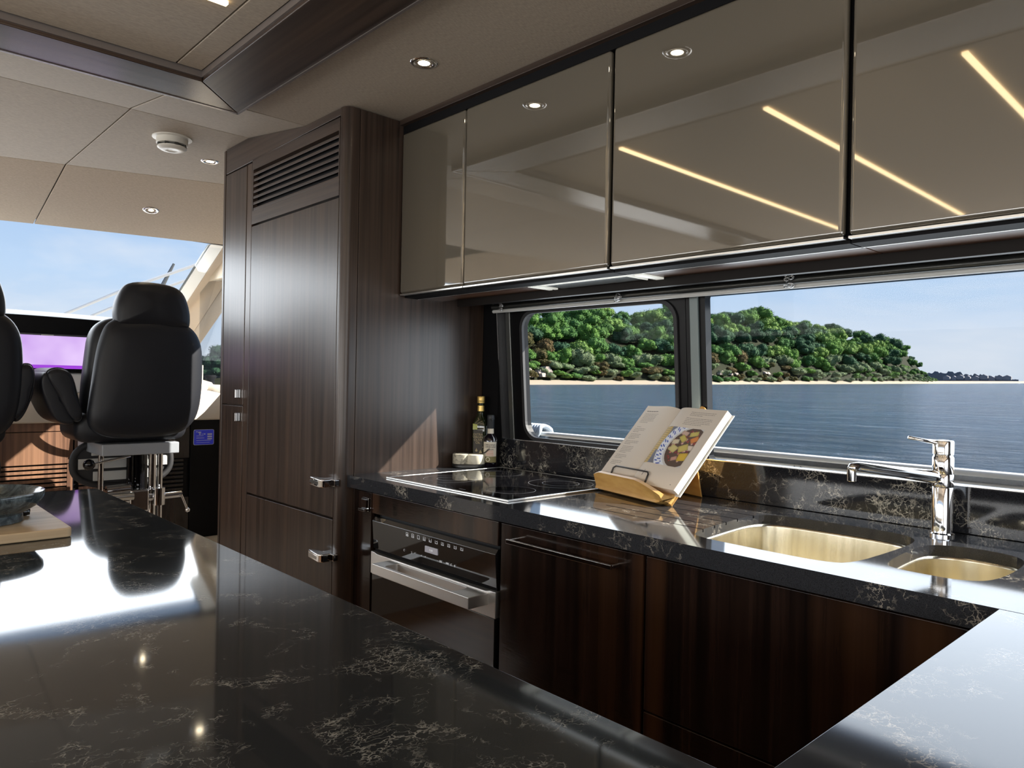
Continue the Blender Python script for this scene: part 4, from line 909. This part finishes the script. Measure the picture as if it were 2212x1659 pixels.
def helm_seat(label, arm, dy):
    t = thing('helm_chair', label, 'chair', (-4.2, 1.22, -1.05), 'helm seats facing the windscreen')
    b = obj('backrest', pillow(back, -3.99, -4.10, .04), 'leather', t, smooth=True)
    obj('seam', piping(back, -4.013, .020, .003), 'leather_seam', b, smooth=True)
    obj('bolster', pillow(bol, -4.085, -4.24, .045), 'leather', t, smooth=True)
    hr = obj('headrest', pillow(head, -3.985, -4.13, .04), 'leather', t, smooth=True)
    obj('seam', piping(head, -4.01, .022, .003), 'leather_seam', hr, smooth=True)
    cs = [(y, z) for y, z in rrect(.89, 1.43, -.345, -.19, .06, 5)]
    obj('seat_cushion', pillow(cs, -4.08, -4.46, .03), 'leather', t, smooth=True)
    obj('seat_frame', MB().box(-4.55, -4.06, 1.005, 1.375, -.412, -.352), 'seat_grey', t, bevel=.006)
    obj('pedestal', MB().tube([(-4.28, 1.235, -.405), (-4.28, 1.235, -1.04)], .048, 24), 'black_gloss', t, smooth=False, auto=40)
    obj('pedestal_sleeve', MB().tube([(-4.24, 1.185, -.41), (-4.24, 1.185, -.95)], .018, 16), 'black_gloss', t, auto=40)
    for (px_, py_, r_) in ((-4.17, 1.028, .0135), (-4.17, 1.275, .019), (-4.2, 1.322, .015)):
        obj('chrome_post', MB().tube([(px_, py_, -.41), (px_, py_, -.90)], r_, 16), 'chrome', t, auto=40)
    lv_ = obj('tilt_lever', MB().tube([(-4.15, 1.160, -.425), (-4.10, .965, -.452)], .006, 10), 'chrome', t, auto=40)
    kb = MB(); kb.lathe((-4.10, .958, -.453), [(.004, -.028), (.018, -.022), (.027, -.008), (.028, .004), (.022, .018), (.010, .026), (.002, .028)], 20)
    obj('lever_knob', kb, 'black_gloss', lv_, smooth=True)
    obj('clamp', MB().tube([(-4.15, 1.10, -.655), (-4.15, 1.42, -.645)], .017, 14), 'chrome', t, auto=40)
    obj('clamp', MB().box(-4.20, -4.12, 1.155, 1.25, -.72, -.60), 'chrome', t, bevel=.012, seg=3)
    obj('clamp', MB().tube([(-4.15, 1.05, -.60), (-4.15, 1.16, -.595)], .028, 16), 'chrome', t, auto=40)
    obj('clamp', MB().tube([(-4.12, 1.02, -.63), (-4.12, 1.17, -.63)], .02, 16), 'steel', t, auto=40)
    obj('clamp', MB().tube([(-4.14, 1.30, -.60), (-4.14, 1.30, -.69)], .032, 16), 'chrome', t, auto=40)
    lk = obj('lock_lever', MB().tube([(-4.12, 1.41, -.645), (-4.12, 1.44, -.72)], .006, 10), 'chrome', t, auto=40)
    obj('lever_knob', MB().lathe((-4.12, 1.444, -.73), [(.002, -.014), (.012, -.008), (.013, .004), (.004, .013)], 14), 'chrome', lk, smooth=True)
    # footrest: oval black rim with grooved aluminium treads
    oval = [(1.185 + .245 * (abs(math.cos(q)) ** .75) * (1 if math.cos(q) > 0 else -1), -.475 + .125 * (abs(math.sin(q)) ** .8) * (1 if math.sin(q) > 0 else -1)) for q in [2 * PI * j / 48 for j in range(48)]]
    f = obj('footrest_rim', MB().tube([(-4.36, y, z) for y, z in oval], .017, 10, closed=True), 'rubber', t, smooth=True)
    obj('footrest_plate', MB().prism([(1.19 + (y - 1.19) * .97, -.475 + (z + .475) * .97) for y, z in oval], 'x', -4.375, -4.365), 'rubber', t)
    for (z0, z1) in ((-.435, -.385), (-.505, -.450), (-.570, -.520)):
        zc = (z0 + z1) / 2; hw = .245 * math.sqrt(max(.05, 1 - ((abs(zc + .475) + .02) / .125) ** 2)) - .018
        o = obj('footrest_tread', MB().box(-4.364, -4.356, 1.19 - hw, 1.19 + hw, z0, z1), 'tread', t, bevel=.002)
        m = MB(); k = int((z1 - z0) / .008)
        for i in range(k): m.box(-4.357, -4.3535, 1.19 - hw + .004, 1.19 + hw - .004, z0 + .003 + i * .008, z0 + .007 + i * .008)
        obj('tread_ribs', m, 'tread', o)
    px_ = lambda a, b: (.731 + (a - 90) * .00188, -.053 + (830 - b) * .00225)
    if arm == 'left':
        pad = [(99, 806), (118, 794), (146, 796), (163, 813), (174, 852), (187, 895), (181, 911), (164, 909), (143, 882), (114, 832)]
        shell = [(91, 815), (101, 801), (116, 815), (140, 862), (164, 908), (172, 915), (150, 919), (124, 906), (104, 874), (93, 842)]
    else:
        pad = [(238, 790), (262, 786), (272, 800), (273, 830), (262, 868), (246, 896), (232, 906), (224, 890), (222, 840), (226, 800)]
        pad = [(a + 240, b) for a, b in pad]; shell = [(a + 3, b + 6) for a, b in pad[3:8]] + [(pad[8][0] + 12, pad[8][1]), (pad[2][0] - 14, pad[2][1] + 12)]
    ap = outline([px_(*q) for q in pad], 2)
    ar = obj('armrest', pillow(ap, -4.02, -4.44, .0085, .006), 'leather', t, smooth=True)
    obj('arm_shell', pillow(outline([px_(*q) for q in shell], 2), -4.035, -4.42, .006, .003), 'leather', ar, smooth=True)
    obj('seam', piping(ap, -4.045, .0005, .0022), 'leather_seam', ar, smooth=True)
    t.location.y += dy
    return t
helm_seat('dark leather helm seat on chrome pedestal beside the tall cabinet', 'left', 0)
helm_seat('dark leather helm seat cut by the left edge of the picture', 'right', -.815)

# dash and lockers
t = thing('helm_console', 'walnut fronted helm console with cream top and louvred lockers', 'console', (-5.0, .9, -1.05))
obj('carcass', MB().box(-5.7, -4.87, -1.2, 1.97, -1.05, -.275), 'black_satin', t)
def xbox(y0, y1, z0, z1, x0=-4.87, x1=-4.85): return MB().box(x0, x1, y0, y1, z0, z1)
obj('upper_front', xbox(-.3, 1.049, -.333, -.272), 'helm_wood', t, bevel=.002)
lk = obj('locker_front', xbox(-.3, 1.049, -.52, -.337), 'helm_wood', t, bevel=.002)
obj('locker_front', xbox(-.3, .70, -1.04, -.524), 'helm_wood', t, bevel=.002)
for k in range(8): obj('slat', xbox(.70, 1.02, -.545 - k * .026, -.529 - k * .026, -4.868, -4.85), 'helm_wood', t, bevel=.0015)
obj('slat_frame', xbox(1.021, 1.049, -.80, -.524), 'helm_wood', t); obj('locker_front', xbox(.70, 1.049, -1.04, -.745), 'helm_wood', t)
obj('locker_front', xbox(1.055, 1.705, -.525, -.272), 'walnut_gloss', t, bevel=.002)
for k in range(9): obj('slat', xbox(1.08, 1.67, -.547 - k * .0262, -.531 - k * .0262, -4.868, -4.85), 'walnut_gloss', t, bevel=.0015)
obj('locker_front', xbox(1.055, 1.705, -1.04, -.775), 'walnut_gloss', t, bevel=.002)
obj('side_locker', xbox(1.71, 1.93, -1.04, -.285), 'black_satin', t, bevel=.002)
obj('cream_ledge', MB().prism([(-4.83, -.285), (-4.83, -.235), (-4.90, -.115), (-5.65, -.075), (-5.65, -.285)], 'y', -1.2, 1.95), 'cream', t, bevel=.01, seg=3)
obj('dash_top', MB().box(-6.1, -5.2, -1.6, 1.95, -.12, -.06), 'cream', t, bevel=.01)
obj('cream_pod', MB().prism([(-4.90, -.115), (-4.92, .0), (-5.15, .03), (-5.3, -.08)], 'y', .2, 1.45), 'white', t, bevel=.01)
t = thing('helm_display', 'wide helm screen showing lilac glow under a curved black hood', 'screen', (-4.95, .9, 0))
obj('housing', MB().box(-5.02, -4.905, .25, 1.50, .012, .222), 'black_satin', t)
obj('screen_glass', MB().box(-4.906, -4.902, .30, 1.46, .026, .214), 'screen', t)
obj('screen_band', MB().box(-4.902, -4.900, .30, 1.46, .026, .046), 'screen_band', t)
hood = [[(-4.86 - .10 * q, y, z) for q, z in ((0, .222), (0, .30 + .022 * (1 - ((y - .72) / .9) ** 2)), (1.2, .335 + .022 * (1 - ((y - .72) / .9) ** 2)), (2.6, .30), (2.6, .222))] for y in [.05 + .07 * i for i in range(22)]]
obj('hood', MB().loft(hood), 'black_satin', t, bevel=.006)
obj('hood_rail', MB().box(-4.90, -4.872, .12, 1.5, .214, .222), 'dark_alu', t)
obj('hood_light', MB().box(-4.899, -4.868, .885, .945, .2125, .2185), 'white', t)
t = thing('steering_wheel', 'black steering wheel rim showing between the helm seats', 'steering wheel', (-4.68, 1.25, -.06))
pts = [(-4.66 + .03 * math.sin(q), 1.25 + .20 * math.cos(q), -.14 + .17 * math.sin(q)) for q in [2 * PI * j / 40 for j in range(40)]]
obj('rim', MB().tube(pts, .014, 10, closed=True), 'rubber', t, smooth=True)
for q in (.4, 2.5, 4.7): obj('spoke', MB().tube([(-4.67, 1.25, -.14), (-4.66, 1.25 + .19 * math.cos(q), -.14 + .16 * math.sin(q))], .009, 8), 'chrome', t, auto=40)
obj('hub', MB().tube([(-4.84, 1.25, -.19), (-4.66, 1.25, -.14)], .03, 16), 'rubber', t, auto=40)
t = thing('warning_sign', 'small blue sign with white text on the dark locker by the tall cabinet', 'sign', (-4.848, 1.79, -.4))
sg = obj('sign_plate', MB().prism(rrect(1.728, 1.858, -.447, -.347, .010, 4), 'x', -4.85, -4.846), 'sign_white', t)
obj('sign_face', MB().prism(rrect(1.731, 1.855, -.444, -.350, .008, 4), 'x', -4.847, -4.845), 'blue_sign', t)
m = MB()
for (y0, y1, z0, z1) in ((1.742, 1.755, -.364, -.359), (1.757, 1.775, -.369, -.361), (1.745, 1.790, -.389, -.386), (1.745, 1.795, -.403, -.400), (1.745, 1.838, -.419, -.416), (1.745, 1.83, -.432, -.430), (1.762, 1.772, -.381, -.372), (1.779, 1.784, -.380, -.374), (1.79, 1.803, -.380, -.373), (1.815, 1.845, -.384, -.373), (1.815, 1.845, -.398, -.389), (1.815, 1.845, -.412, -.403)):
    m.box(-4.8455, -4.8445, y0, y1, z0, z1)
obj('sign_text', m, 'sign_white', t)
# windscreen pillar on the starboard side
def strip(name, T, B, mat, th=.05, par=None):
    B = [tuple(a + (b - a) * 1.7 for a, b in zip(t_, b_)) for t_, b_ in zip(T, B)]
    lo = [T[0], T[1], B[1], B[0]]; hi = [(q[0] - th, q[1] + th * .1, q[2]) for q in lo]
    return obj(name, MB().hexa(lo, hi), mat, par, base=None if par else (-5, 1.8, .5), bevel=.006)
pl = sempty('trim_11', (-5.0, 1.9, .5))
strip('pillar_glare', [(-4.80, 1.796, .852), (-4.80, 1.883, .849)], [(-5.60, 1.878, .607), (-5.60, 1.951, .570)], 'white', .04, pl)  # white strip paints the glare along the pillar's outer edge
strip('pillar_lining', [(-4.79, 1.883, .852), (-4.79, 2.110, .975)], [(-5.60, 1.951, .570), (-5.60, 2.021, .387)], 'beige_leather', .05, pl)
strip('pillar_lining', [(-4.785, 2.110, .975), (-4.78, 2.20, .93)], [(-5.60, 2.021, .387), (-5.6, 2.067, .292)], 'headliner_tan', .05, pl)
strip('pillar_edge', [(-4.80, 1.784, .852), (-4.80, 1.795, .852)], [(-5.60, 1.870, .613), (-5.60, 1.877, .607)], 'dark_alu', .03, pl)
# foredeck beyond the windscreen
struct('floor_foredeck', MB().box(-11, -6.1, -2.3, 2.6, -.5, -.35), 'hull_white', base=(-8, 0, -.4))
t = thing('deck_winch', 'black winch on a white base on the foredeck, seen beside the tall cabinet', 'winch', (-6.9, 2.62, -.1))
struct('floor_sidedeck', MB().box(-6.6, -5.5, 2.1, 2.9, -.35, -.16), 'hull_white', base=(-6, 2.5, -.2))
obj('winch_base', MB().box(-6.3, -6.05, 2.22, 2.42, -.16, -.08), 'white', t, bevel=.02)
obj('winch_drum', MB().lathe((-6.2, 2.34, -.09), [(.05, 0), (.035, .02), (.03, .06), (.05, .085), (.04, .10)], 20), 'black', t, smooth=True)
tag(obj('deck_hatch', MB().lathe((-5.95, 2.16, -.16), [(.13, 0), (.13, .05), (.09, .11), (.02, .13)], 24), 'cream', base=(-5.95, 2.16, -.16), smooth=True), 'cream domed cover on the foredeck beside the winch', 'deck cover')
tag(obj('bow_rail', MB().tube([(-7.6, 1.35, .42), (-7.0, 1.9, .75), (-6.4, 2.5, 1.05)], .014, 8).tube([(-7.6, 1.45, .36), (-7.0, 2.0, .69), (-6.4, 2.6, .99)], .012, 8), 'white', base=(-7.2, 1.7, .3)), 'thin white rail running up beyond the windscreen', 'rail')
tag(obj('aerial', MB().tube([(-8.0, 2.42, .72), (-8.0, 2.62, 1.16)], [.03, .012], 8), 'dark_alu', base=(-8, 2.5, .7)), 'thin grey aerial rising above the right helm seat headrest', 'aerial')

# ================================================================== SALOON TO PORT (mirrored in the doors)
t = thing('sofa', 'beige saloon sofa along the port side, behind the camera', 'sofa', (-.6, -2.0, -1.25))
obj('seat_base', MB().box(-2.2, 1.2, -2.36, -1.6, -1.25, -.95), 'walnut', t)
for k in range(4): obj('seat_cushion', MB().box(-2.2 + k * .85, -1.36 + k * .85, -2.2, -1.58, -.95, -.80), 'upholstery', t, bevel=.03, seg=3)
for k in range(4): obj('back_cushion', MB().box(-2.2 + k * .85, -1.36 + k * .85, -2.36, -2.2, -.95, -.42), 'upholstery', t, bevel=.03, seg=3)

# ================================================================== OUTSIDE: rail, rope, sea, shore
t = thing('guard_rail', 'polished steel side rail running past the galley windows', 'rail', (0, 2.6, -.9))
obj('top_tube', MB().box(-3.2, 3, 2.575, 2.625, -.262, -.243), 'white', t, bevel=.008, seg=3)
obj('rail_web', MB().box(-3.2, 3, 2.585, 2.615, -.278, -.262), 'alu', t)
obj('lower_tube', MB().tube([(-3.2, 2.6, -.283), (3, 2.6, -.283)], .0075, 10), 'white', t, auto=50)
for x in (-2.6, -1.245, .1, 1.4): obj('stanchion', MB().tube([(x - .012, 2.6, -.28), (x - .012, 2.6, -.9)], .007, 8).tube([(x + .012, 2.6, -.28), (x + .012, 2.6, -.9)], .007, 8), 'chrome', t, auto=50)
struct('floor_walkway', MB().box(-5.5, 3, 2.06, 2.7, -1.1, -.9), 'hull_white', base=(0, 2.4, -1))
struct('trim_12', MB().box(-.56, 3, 2.56, 2.68, -.9, -.30), 'cream', base=(1, 2.6, -.9), bevel=.01)
rp2 = MB()
for k in range(6):
    cx2 = -2.64 + k * .018
    rp2.tube([(cx2 + .012 * math.sin(q * 3), 2.6 + .048 * math.cos(q), -.262 + .048 * math.sin(q)) for q in [2 * PI * j / 20 for j in range(20)]], .011, 8, closed=True)
tag(obj('rope', rp2, 'rope', base=(-2.6, 2.6, -.25), smooth=True), 'coiled white mooring rope wound round the rail at its left end', 'rope')

SEAZ = lambda x, y: -3 + .0071 * x + .0146 * y       # the boat sits a little bow-up, so the water tilts in the boat's frame
sea = MB(); R0 = 9000
sea.add([(x, y, SEAZ(x, y)) for x, y in ((-R0, -R0), (R0, -R0), (R0, R0), (-R0, R0))], [(0, 1, 2, 3)])
so_ = obj('sea', sea, 'sea_water', base=(0, 0, -3), recalc=False); so_['kind'] = 'stuff'; so_['label'] = 'rippled blue sea between the boat and the shore'; so_['category'] = 'water'

prof = [(-54.4, 335, 4.69), (-50.83, 345, 5.15), (-48.66, 354, 5.49), (-45.77, 366, 5.69), (-43.61, 380, 5.83), (-41.46, 393, 5.75), (-40.39, 400, 5.9), (-38.61, 412, 5.35), (-37.55, 418, 5.07), (-36.5, 425, 5.43), (-35.46, 432, 5.92), (-34.42, 439, 6.06), (-33.39, 446, 5.15), (-31.87, 458, 5.25), (-31.03, 471, 5.52), (-29.7, 492, 5.58), (-28.88, 505, 5.67), (-28.07, 518, 5.32), (-27.11, 533, 4.97), (-26.73, 540, 4.63), (-25.53, 560, 4.86), (-24.44, 578, 4.28), (-23.68, 591, 4.67), (-23.22, 599, 4.27), (-22.17, 617, 3.76), (-21.28, 642, 3.95), (-20.27, 671, 3.42), (-19.69, 688, 3.48), (-18.84, 713, 3.0), (-18.01, 738, 1.89), (-17.46, 754, 1.17), (-16.91, 778, .99)]
AZ = [p_[0] for p_ in prof]; DD = [p_[1] for p_ in prof]; EL = [p_[2] for p_ in prof]
def shore(az):
    D = float(np.interp(az, AZ, DD)); e = float(np.interp(az, AZ, EL)); a_ = math.radians(az); return D, e, math.sin(a_), math.cos(a_)
def ground(az, s):
    """s = 0 waterline, .12 top of the beach, 1 = ridge; returns point"""
    D, e, sx_, cy__ = shore(az); r = D + 14 + 105 * s if s > .0 else D
    r = D + 120 * s; x, y = sx_ * r, cy__ * r; z0 = SEAZ(x, y)
    rr_ = D + 120; top_ = rr_ * math.tan(math.radians(e)) - 7.0; H = max(1.5, top_ - SEAZ(sx_ * rr_, cy__ * rr_))
    if s < .14: h = 2.2 * (s / .14)
    else: h = 2.2 + (H - 2.2) * (((s - .14) / .86) ** .72)
    return x, y, z0 + h
azs = [-56 + .4 * i for i in range(int((56 - 16.9) / .4) + 1)]
ss = [-.02, .0, .05, .1, .14, .2, .3, .42, .56, .7, .85, 1.0]
m = MB(); vs = [ground(a_, max(s, -.02)) for a_ in azs for s in ss[4:]]
k = len(ss) - 4; m.add(vs, [(i * k + j, (i + 1) * k + j, (i + 1) * k + j + 1, i * k + j + 1) for i in range(len(azs) - 1) for j in range(k - 1)])
# back side of the hill
struct('ground_hillside', m, 'earth', base=(-240, 450, 0), smooth=True)
azb = azs + [-16.5, -15.5, -14.5, -13.5, -12.6, -12.0, -11.0]
def beach(az, s):
    D = float(np.interp(az, AZ + [-15, -12.1, -11], DD + [879, 1073, 1150])); a_ = math.radians(az); r = D + 120 * s; x, y = math.sin(a_) * r, math.cos(a_) * r
    return x, y, SEAZ(x, y) + (2.3 * s / .14)
m = MB(); vs = [beach(a_, s) for a_ in azb for s in (-.03, .03, .08, .15)]
m.add(vs, [(i * 4 + j, (i + 1) * 4 + j, (i + 1) * 4 + j + 1, i * 4 + j + 1) for i in range(len(azb) - 1) for j in range(3)])
struct('ground_beach', m, 'sand', base=(-240, 450, 0), smooth=True)

def crown_mesh(seed, mat, nclump=2600, flat=.85, size=.50):
    rr = np.random.RandomState(seed); lobes = [(0, 0, 0, 1.0)]
    for _ in range(13):
        a_ = rr.uniform(0, 2 * PI); e_ = rr.uniform(-.35, 1.1); q = rr.uniform(.5, .80)
        lobes.append((math.cos(a_) * math.cos(e_) * q, math.sin(a_) * math.cos(e_) * q, math.sin(e_) * q * flat, rr.uniform(.24, .44)))
    lobes[0] = (0, 0, 0, .66)
    vs = []; fs = []
    # opaque inner cores
    for (lx, ly, lz, lr) in lobes:
        o = len(vs); R6, R8 = 5, 8
        for i in range(1, R6):
            th_ = PI * i / R6
            for j in range(R8):
                ph_ = 2 * PI * j / R8; q = lr * .84
                vs.append((lx + q * math.sin(th_) * math.cos(ph_), ly + q * math.sin(th_) * math.sin(ph_), lz + q * math.cos(th_)))
        for i in range(R6 - 2):
            for j in range(R8): fs.append((o + i * R8 + j, o + i * R8 + (j + 1) % R8, o + (i + 1) * R8 + (j + 1) % R8, o + (i + 1) * R8 + j))
        fs.append(tuple(o + j for j in range(R8)))
    tot = sum(l[3] ** 2 for l in lobes)
    for (lx, ly, lz, lr) in lobes:
        for _ in range(int(nclump * lr ** 2 / tot)):
            d = rr.normal(size=3); d /= np.linalg.norm(d)
            if d[2] < -.55: continue
            p_ = np.array([lx, ly, lz]) + d * lr * rr.uniform(.86, 1.06)
            if rr.rand() < .04: p_ = p_ + d * .06
            nrm = d + rr.normal(size=3) * .45; nrm /= np.linalg.norm(nrm)
            t1 = np.cross(nrm, [0, 0, 1.0]); t1 /= (np.linalg.norm(t1) + 1e-6); t2 = np.cross(nrm, t1); s_ = .055 * rr.uniform(.6, 1.3) * size / .62
            o = len(vs); a_ = rr.uniform(0, 6.28)
            for q in range(3): vs.append(tuple(p_ + (t1 * math.cos(a_ + q * 2.09) + t2 * math.sin(a_ + q * 2.09)) * s_))
            fs.append((o, o + 1, o + 2))
    me = bpy.data.meshes.new('tree'); me.from_pydata(vs, [], fs); me.materials.append(MATS[mat]); return me
kinds = {}
for nm, cnt in (('leaf_green', 3), ('leaf_dark', 2), ('leaf_light', 2), ('leaf_russet', 1), ('leaf_sage', 1)):
    kinds[nm] = [crown_mesh(hash(nm) % 7 + 11 * i + len(nm), nm) for i in range(cnt)]
word = {'leaf_green': 'mid green', 'leaf_dark': 'dark green', 'leaf_light': 'yellow green', 'leaf_russet': 'russet brown', 'leaf_sage': 'pale sage green'}
def zone(az, s):
    for lim, side in ((-44, 'at the far left of the left pane'), (-39, 'in the middle of the left pane'), (-33.2, 'in the left pane beside the mullion'), (-29.5, 'just right of the mullion'), (-26, 'in the left of the right pane'), (-22, 'in the middle of the right pane'), (0, 'at the low right end of the hill')):
        if az < lim: break
    return side, ('on the ridge' if s > .9 else 'high on the slope' if s > .6 else 'low on the slope' if s > .33 else 'near the beach')
rr = random.Random(21)
ntree = 0
def plant(az, s, r, kind, name='tree', squash=.85):
    global ntree
    x, y, z = ground(az, s); me = rr.choice(kinds[kind])
    o = bpy.data.objects.new(name, me); COL.objects.link(o); o.location = (x, y, z + ZC + r * (.5 if s > .4 else .2)); o.scale = (r, r, r * squash * rr.uniform(.9, 1.15)); o.rotation_euler = (0, 0, rr.uniform(0, 6.28))
    sd_, ht = zone(az, s)
    tag(o, '%s %s %s, %s' % (word[kind], 'tree' if name == 'tree' else 'bush', ht, sd_), 'tree' if name == 'tree' else 'bush', '%s %s %s, %s' % (word[kind], 'trees' if name == 'tree' else 'bushes', ht, sd_)); ntree += 1
for row, s in enumerate((1.0, .84, .68, .53, .39, .27, .20, .145)):
    az = (-50.5, -47.6)[row > 2] + rr.uniform(0, 1)
    while az < -17.0:
        D = np.interp(az, AZ, DD); e = np.interp(az, AZ, EL); small = e < 3.2
        r = (8.6, 9.4, 9.4, 9.0, 8.4, 7.6, 6.0, 4.6)[row] * rr.uniform(.8, 1.2) * (max(.3, e / 4.4) if small else 1)
        if not (small and row in (1, 3)):
            q = rr.random(); yell = -27 < az < -21
            if row >= 5: kd = 'leaf_russet' if (q < .28 and az < -26) else ('leaf_sage' if q < .6 else 'leaf_green')
            else: kd = 'leaf_light' if q < (.32 if yell else .16) else ('leaf_dark' if q > .62 else 'leaf_green')
            if az < -44.5 and row in (4, 5) and q < .6: kd = 'leaf_russet'
            # ridge crowns drop a little so that the skyline stays where it is
            ss_ = s + rr.uniform(-.04, .04)
            plant(az, min(1.0, ss_), r, kd, 'tree' if row < 6 else 'bush', .85 if row < 6 else .6)
        az += math.degrees(r * (1.02 if row < 5 else 1.0) / D) * rr.uniform(.85, 1.2)
print('trees', ntree)
# pale rocks and clay slips at the foot of the hill
m = MB()
for k in range(26):
    az = rr.choice([rr.uniform(-33, -27.5), rr.uniform(-47, -44)]); x, y, z = ground(az, .15 + rr.uniform(0, .05)); s_ = rr.uniform(1.2, 3)
    m.add([(x + s_ * dx * rr.uniform(.6, 1.3), y + s_ * dy, z - .6 + s_ * dz * rr.uniform(.5, 1)) for dx, dy, dz in ((-1, -1, 0), (1, -1, 0), (1, 1, 0), (-1, 1, 0), (-.6, -.6, 1), (.6, -.6, 1), (.6, .6, 1), (-.6, .6, 1))], [(0, 3, 2, 1), (4, 5, 6, 7), (0, 1, 5, 4), (1, 2, 6, 5), (2, 3, 7, 6), (3, 0, 4, 7)])
o = obj('rocks', m, 'pale_rock', base=(-240, 400, 0)); tag(o, 'pale broken rocks at the foot of the wooded hill', 'rocks', kind='stuff')
# distant low land to the right, with houses
m = MB(); K = 60; lo = []; rn = random.Random(4)
hts = [max(0, (.55 if i < 24 else .42) * (1 - (i / K) ** 3) + rn.uniform(-.10, .12)) for i in range(K + 1)]
for i in range(K + 1):
    az = math.radians(-17.6 + 5.2 * i / K); r = 2300; x, y = math.sin(az) * r, math.cos(az) * r; zb = SEAZ(x, y)
    zt = zb + 6 + hts[i] * 34 * (1 if i < K - 6 else .3)
    lo.append([(x, y, zb - 2), (x, y, zt), (x * 1.05, y * 1.05, zt - 2), (x * 1.05, y * 1.05, zb - 2)])
struct('ground_far_shore', MB().loft(lo), 'hazy_land', base=(-500, 2200, 0))
for k in range(9):
    az = math.radians(-16.4 + .42 * k + rn.uniform(-.05, .05)); r = 2280; x, y = math.sin(az) * r, math.cos(az) * r; z = SEAZ(x, y) + rn.uniform(7, 11); w_ = rn.uniform(5, 10)
    h = obj('house', MB().box(x - w_, x + w_, y - 5, y + 5, z - 4, z + 4).prism([(x - w_, z + 4), (x + w_, z + 4), (x, z + 8)], 'y', y - 5, y + 5), 'far_house', base=(x, y, z - 4))
    tag(h, 'tiny pale house on the distant low shore at the right', 'house', 'houses on the distant shore')
# dark wooded point ahead, glimpsed between seat and tall cabinet
for k, (az, e, r) in enumerate(((-69.9, .2, 5), (-69.4, .45, 6), (-69.0, .9, 6.5), (-68.7, 1.3, 6), (-68.3, 1.6, 7), (-68.0, 1.2, 7), (-69.2, .3, 5), (-68.6, .5, 6), (-70.4, .1, 4))):
    D = 330; a_ = math.radians(az); x, y = math.sin(a_) * D, math.cos(a_) * D; z = D * math.tan(math.radians(e))
    o = bpy.data.objects.new('tree', kinds['leaf_dark'][k % 2]); COL.objects.link(o); o.location = (x, y, z + ZC); o.scale = (r, r, r * .8)
    tag(o, 'dark tree on the point seen between the helm seat and the tall cabinet', 'tree', 'trees on the point ahead')
a0_, a1_ = math.radians(-71.5), math.radians(-66.5)
struct('ground_point', MB().hexa([(math.sin(q) * r, math.cos(q) * r, SEAZ(math.sin(q) * r, math.cos(q) * r) - 1) for q, r in ((a0_, 320), (a1_, 320), (a1_, 380), (a0_, 380))], [(math.sin(q) * r, math.cos(q) * r, SEAZ(math.sin(q) * r, math.cos(q) * r) + h) for q, r, h in ((a0_, 325, 1), (a1_, 325, 4), (a1_, 370, 8), (a0_, 370, 3))]), 'earth', base=(-320, 120, 0))
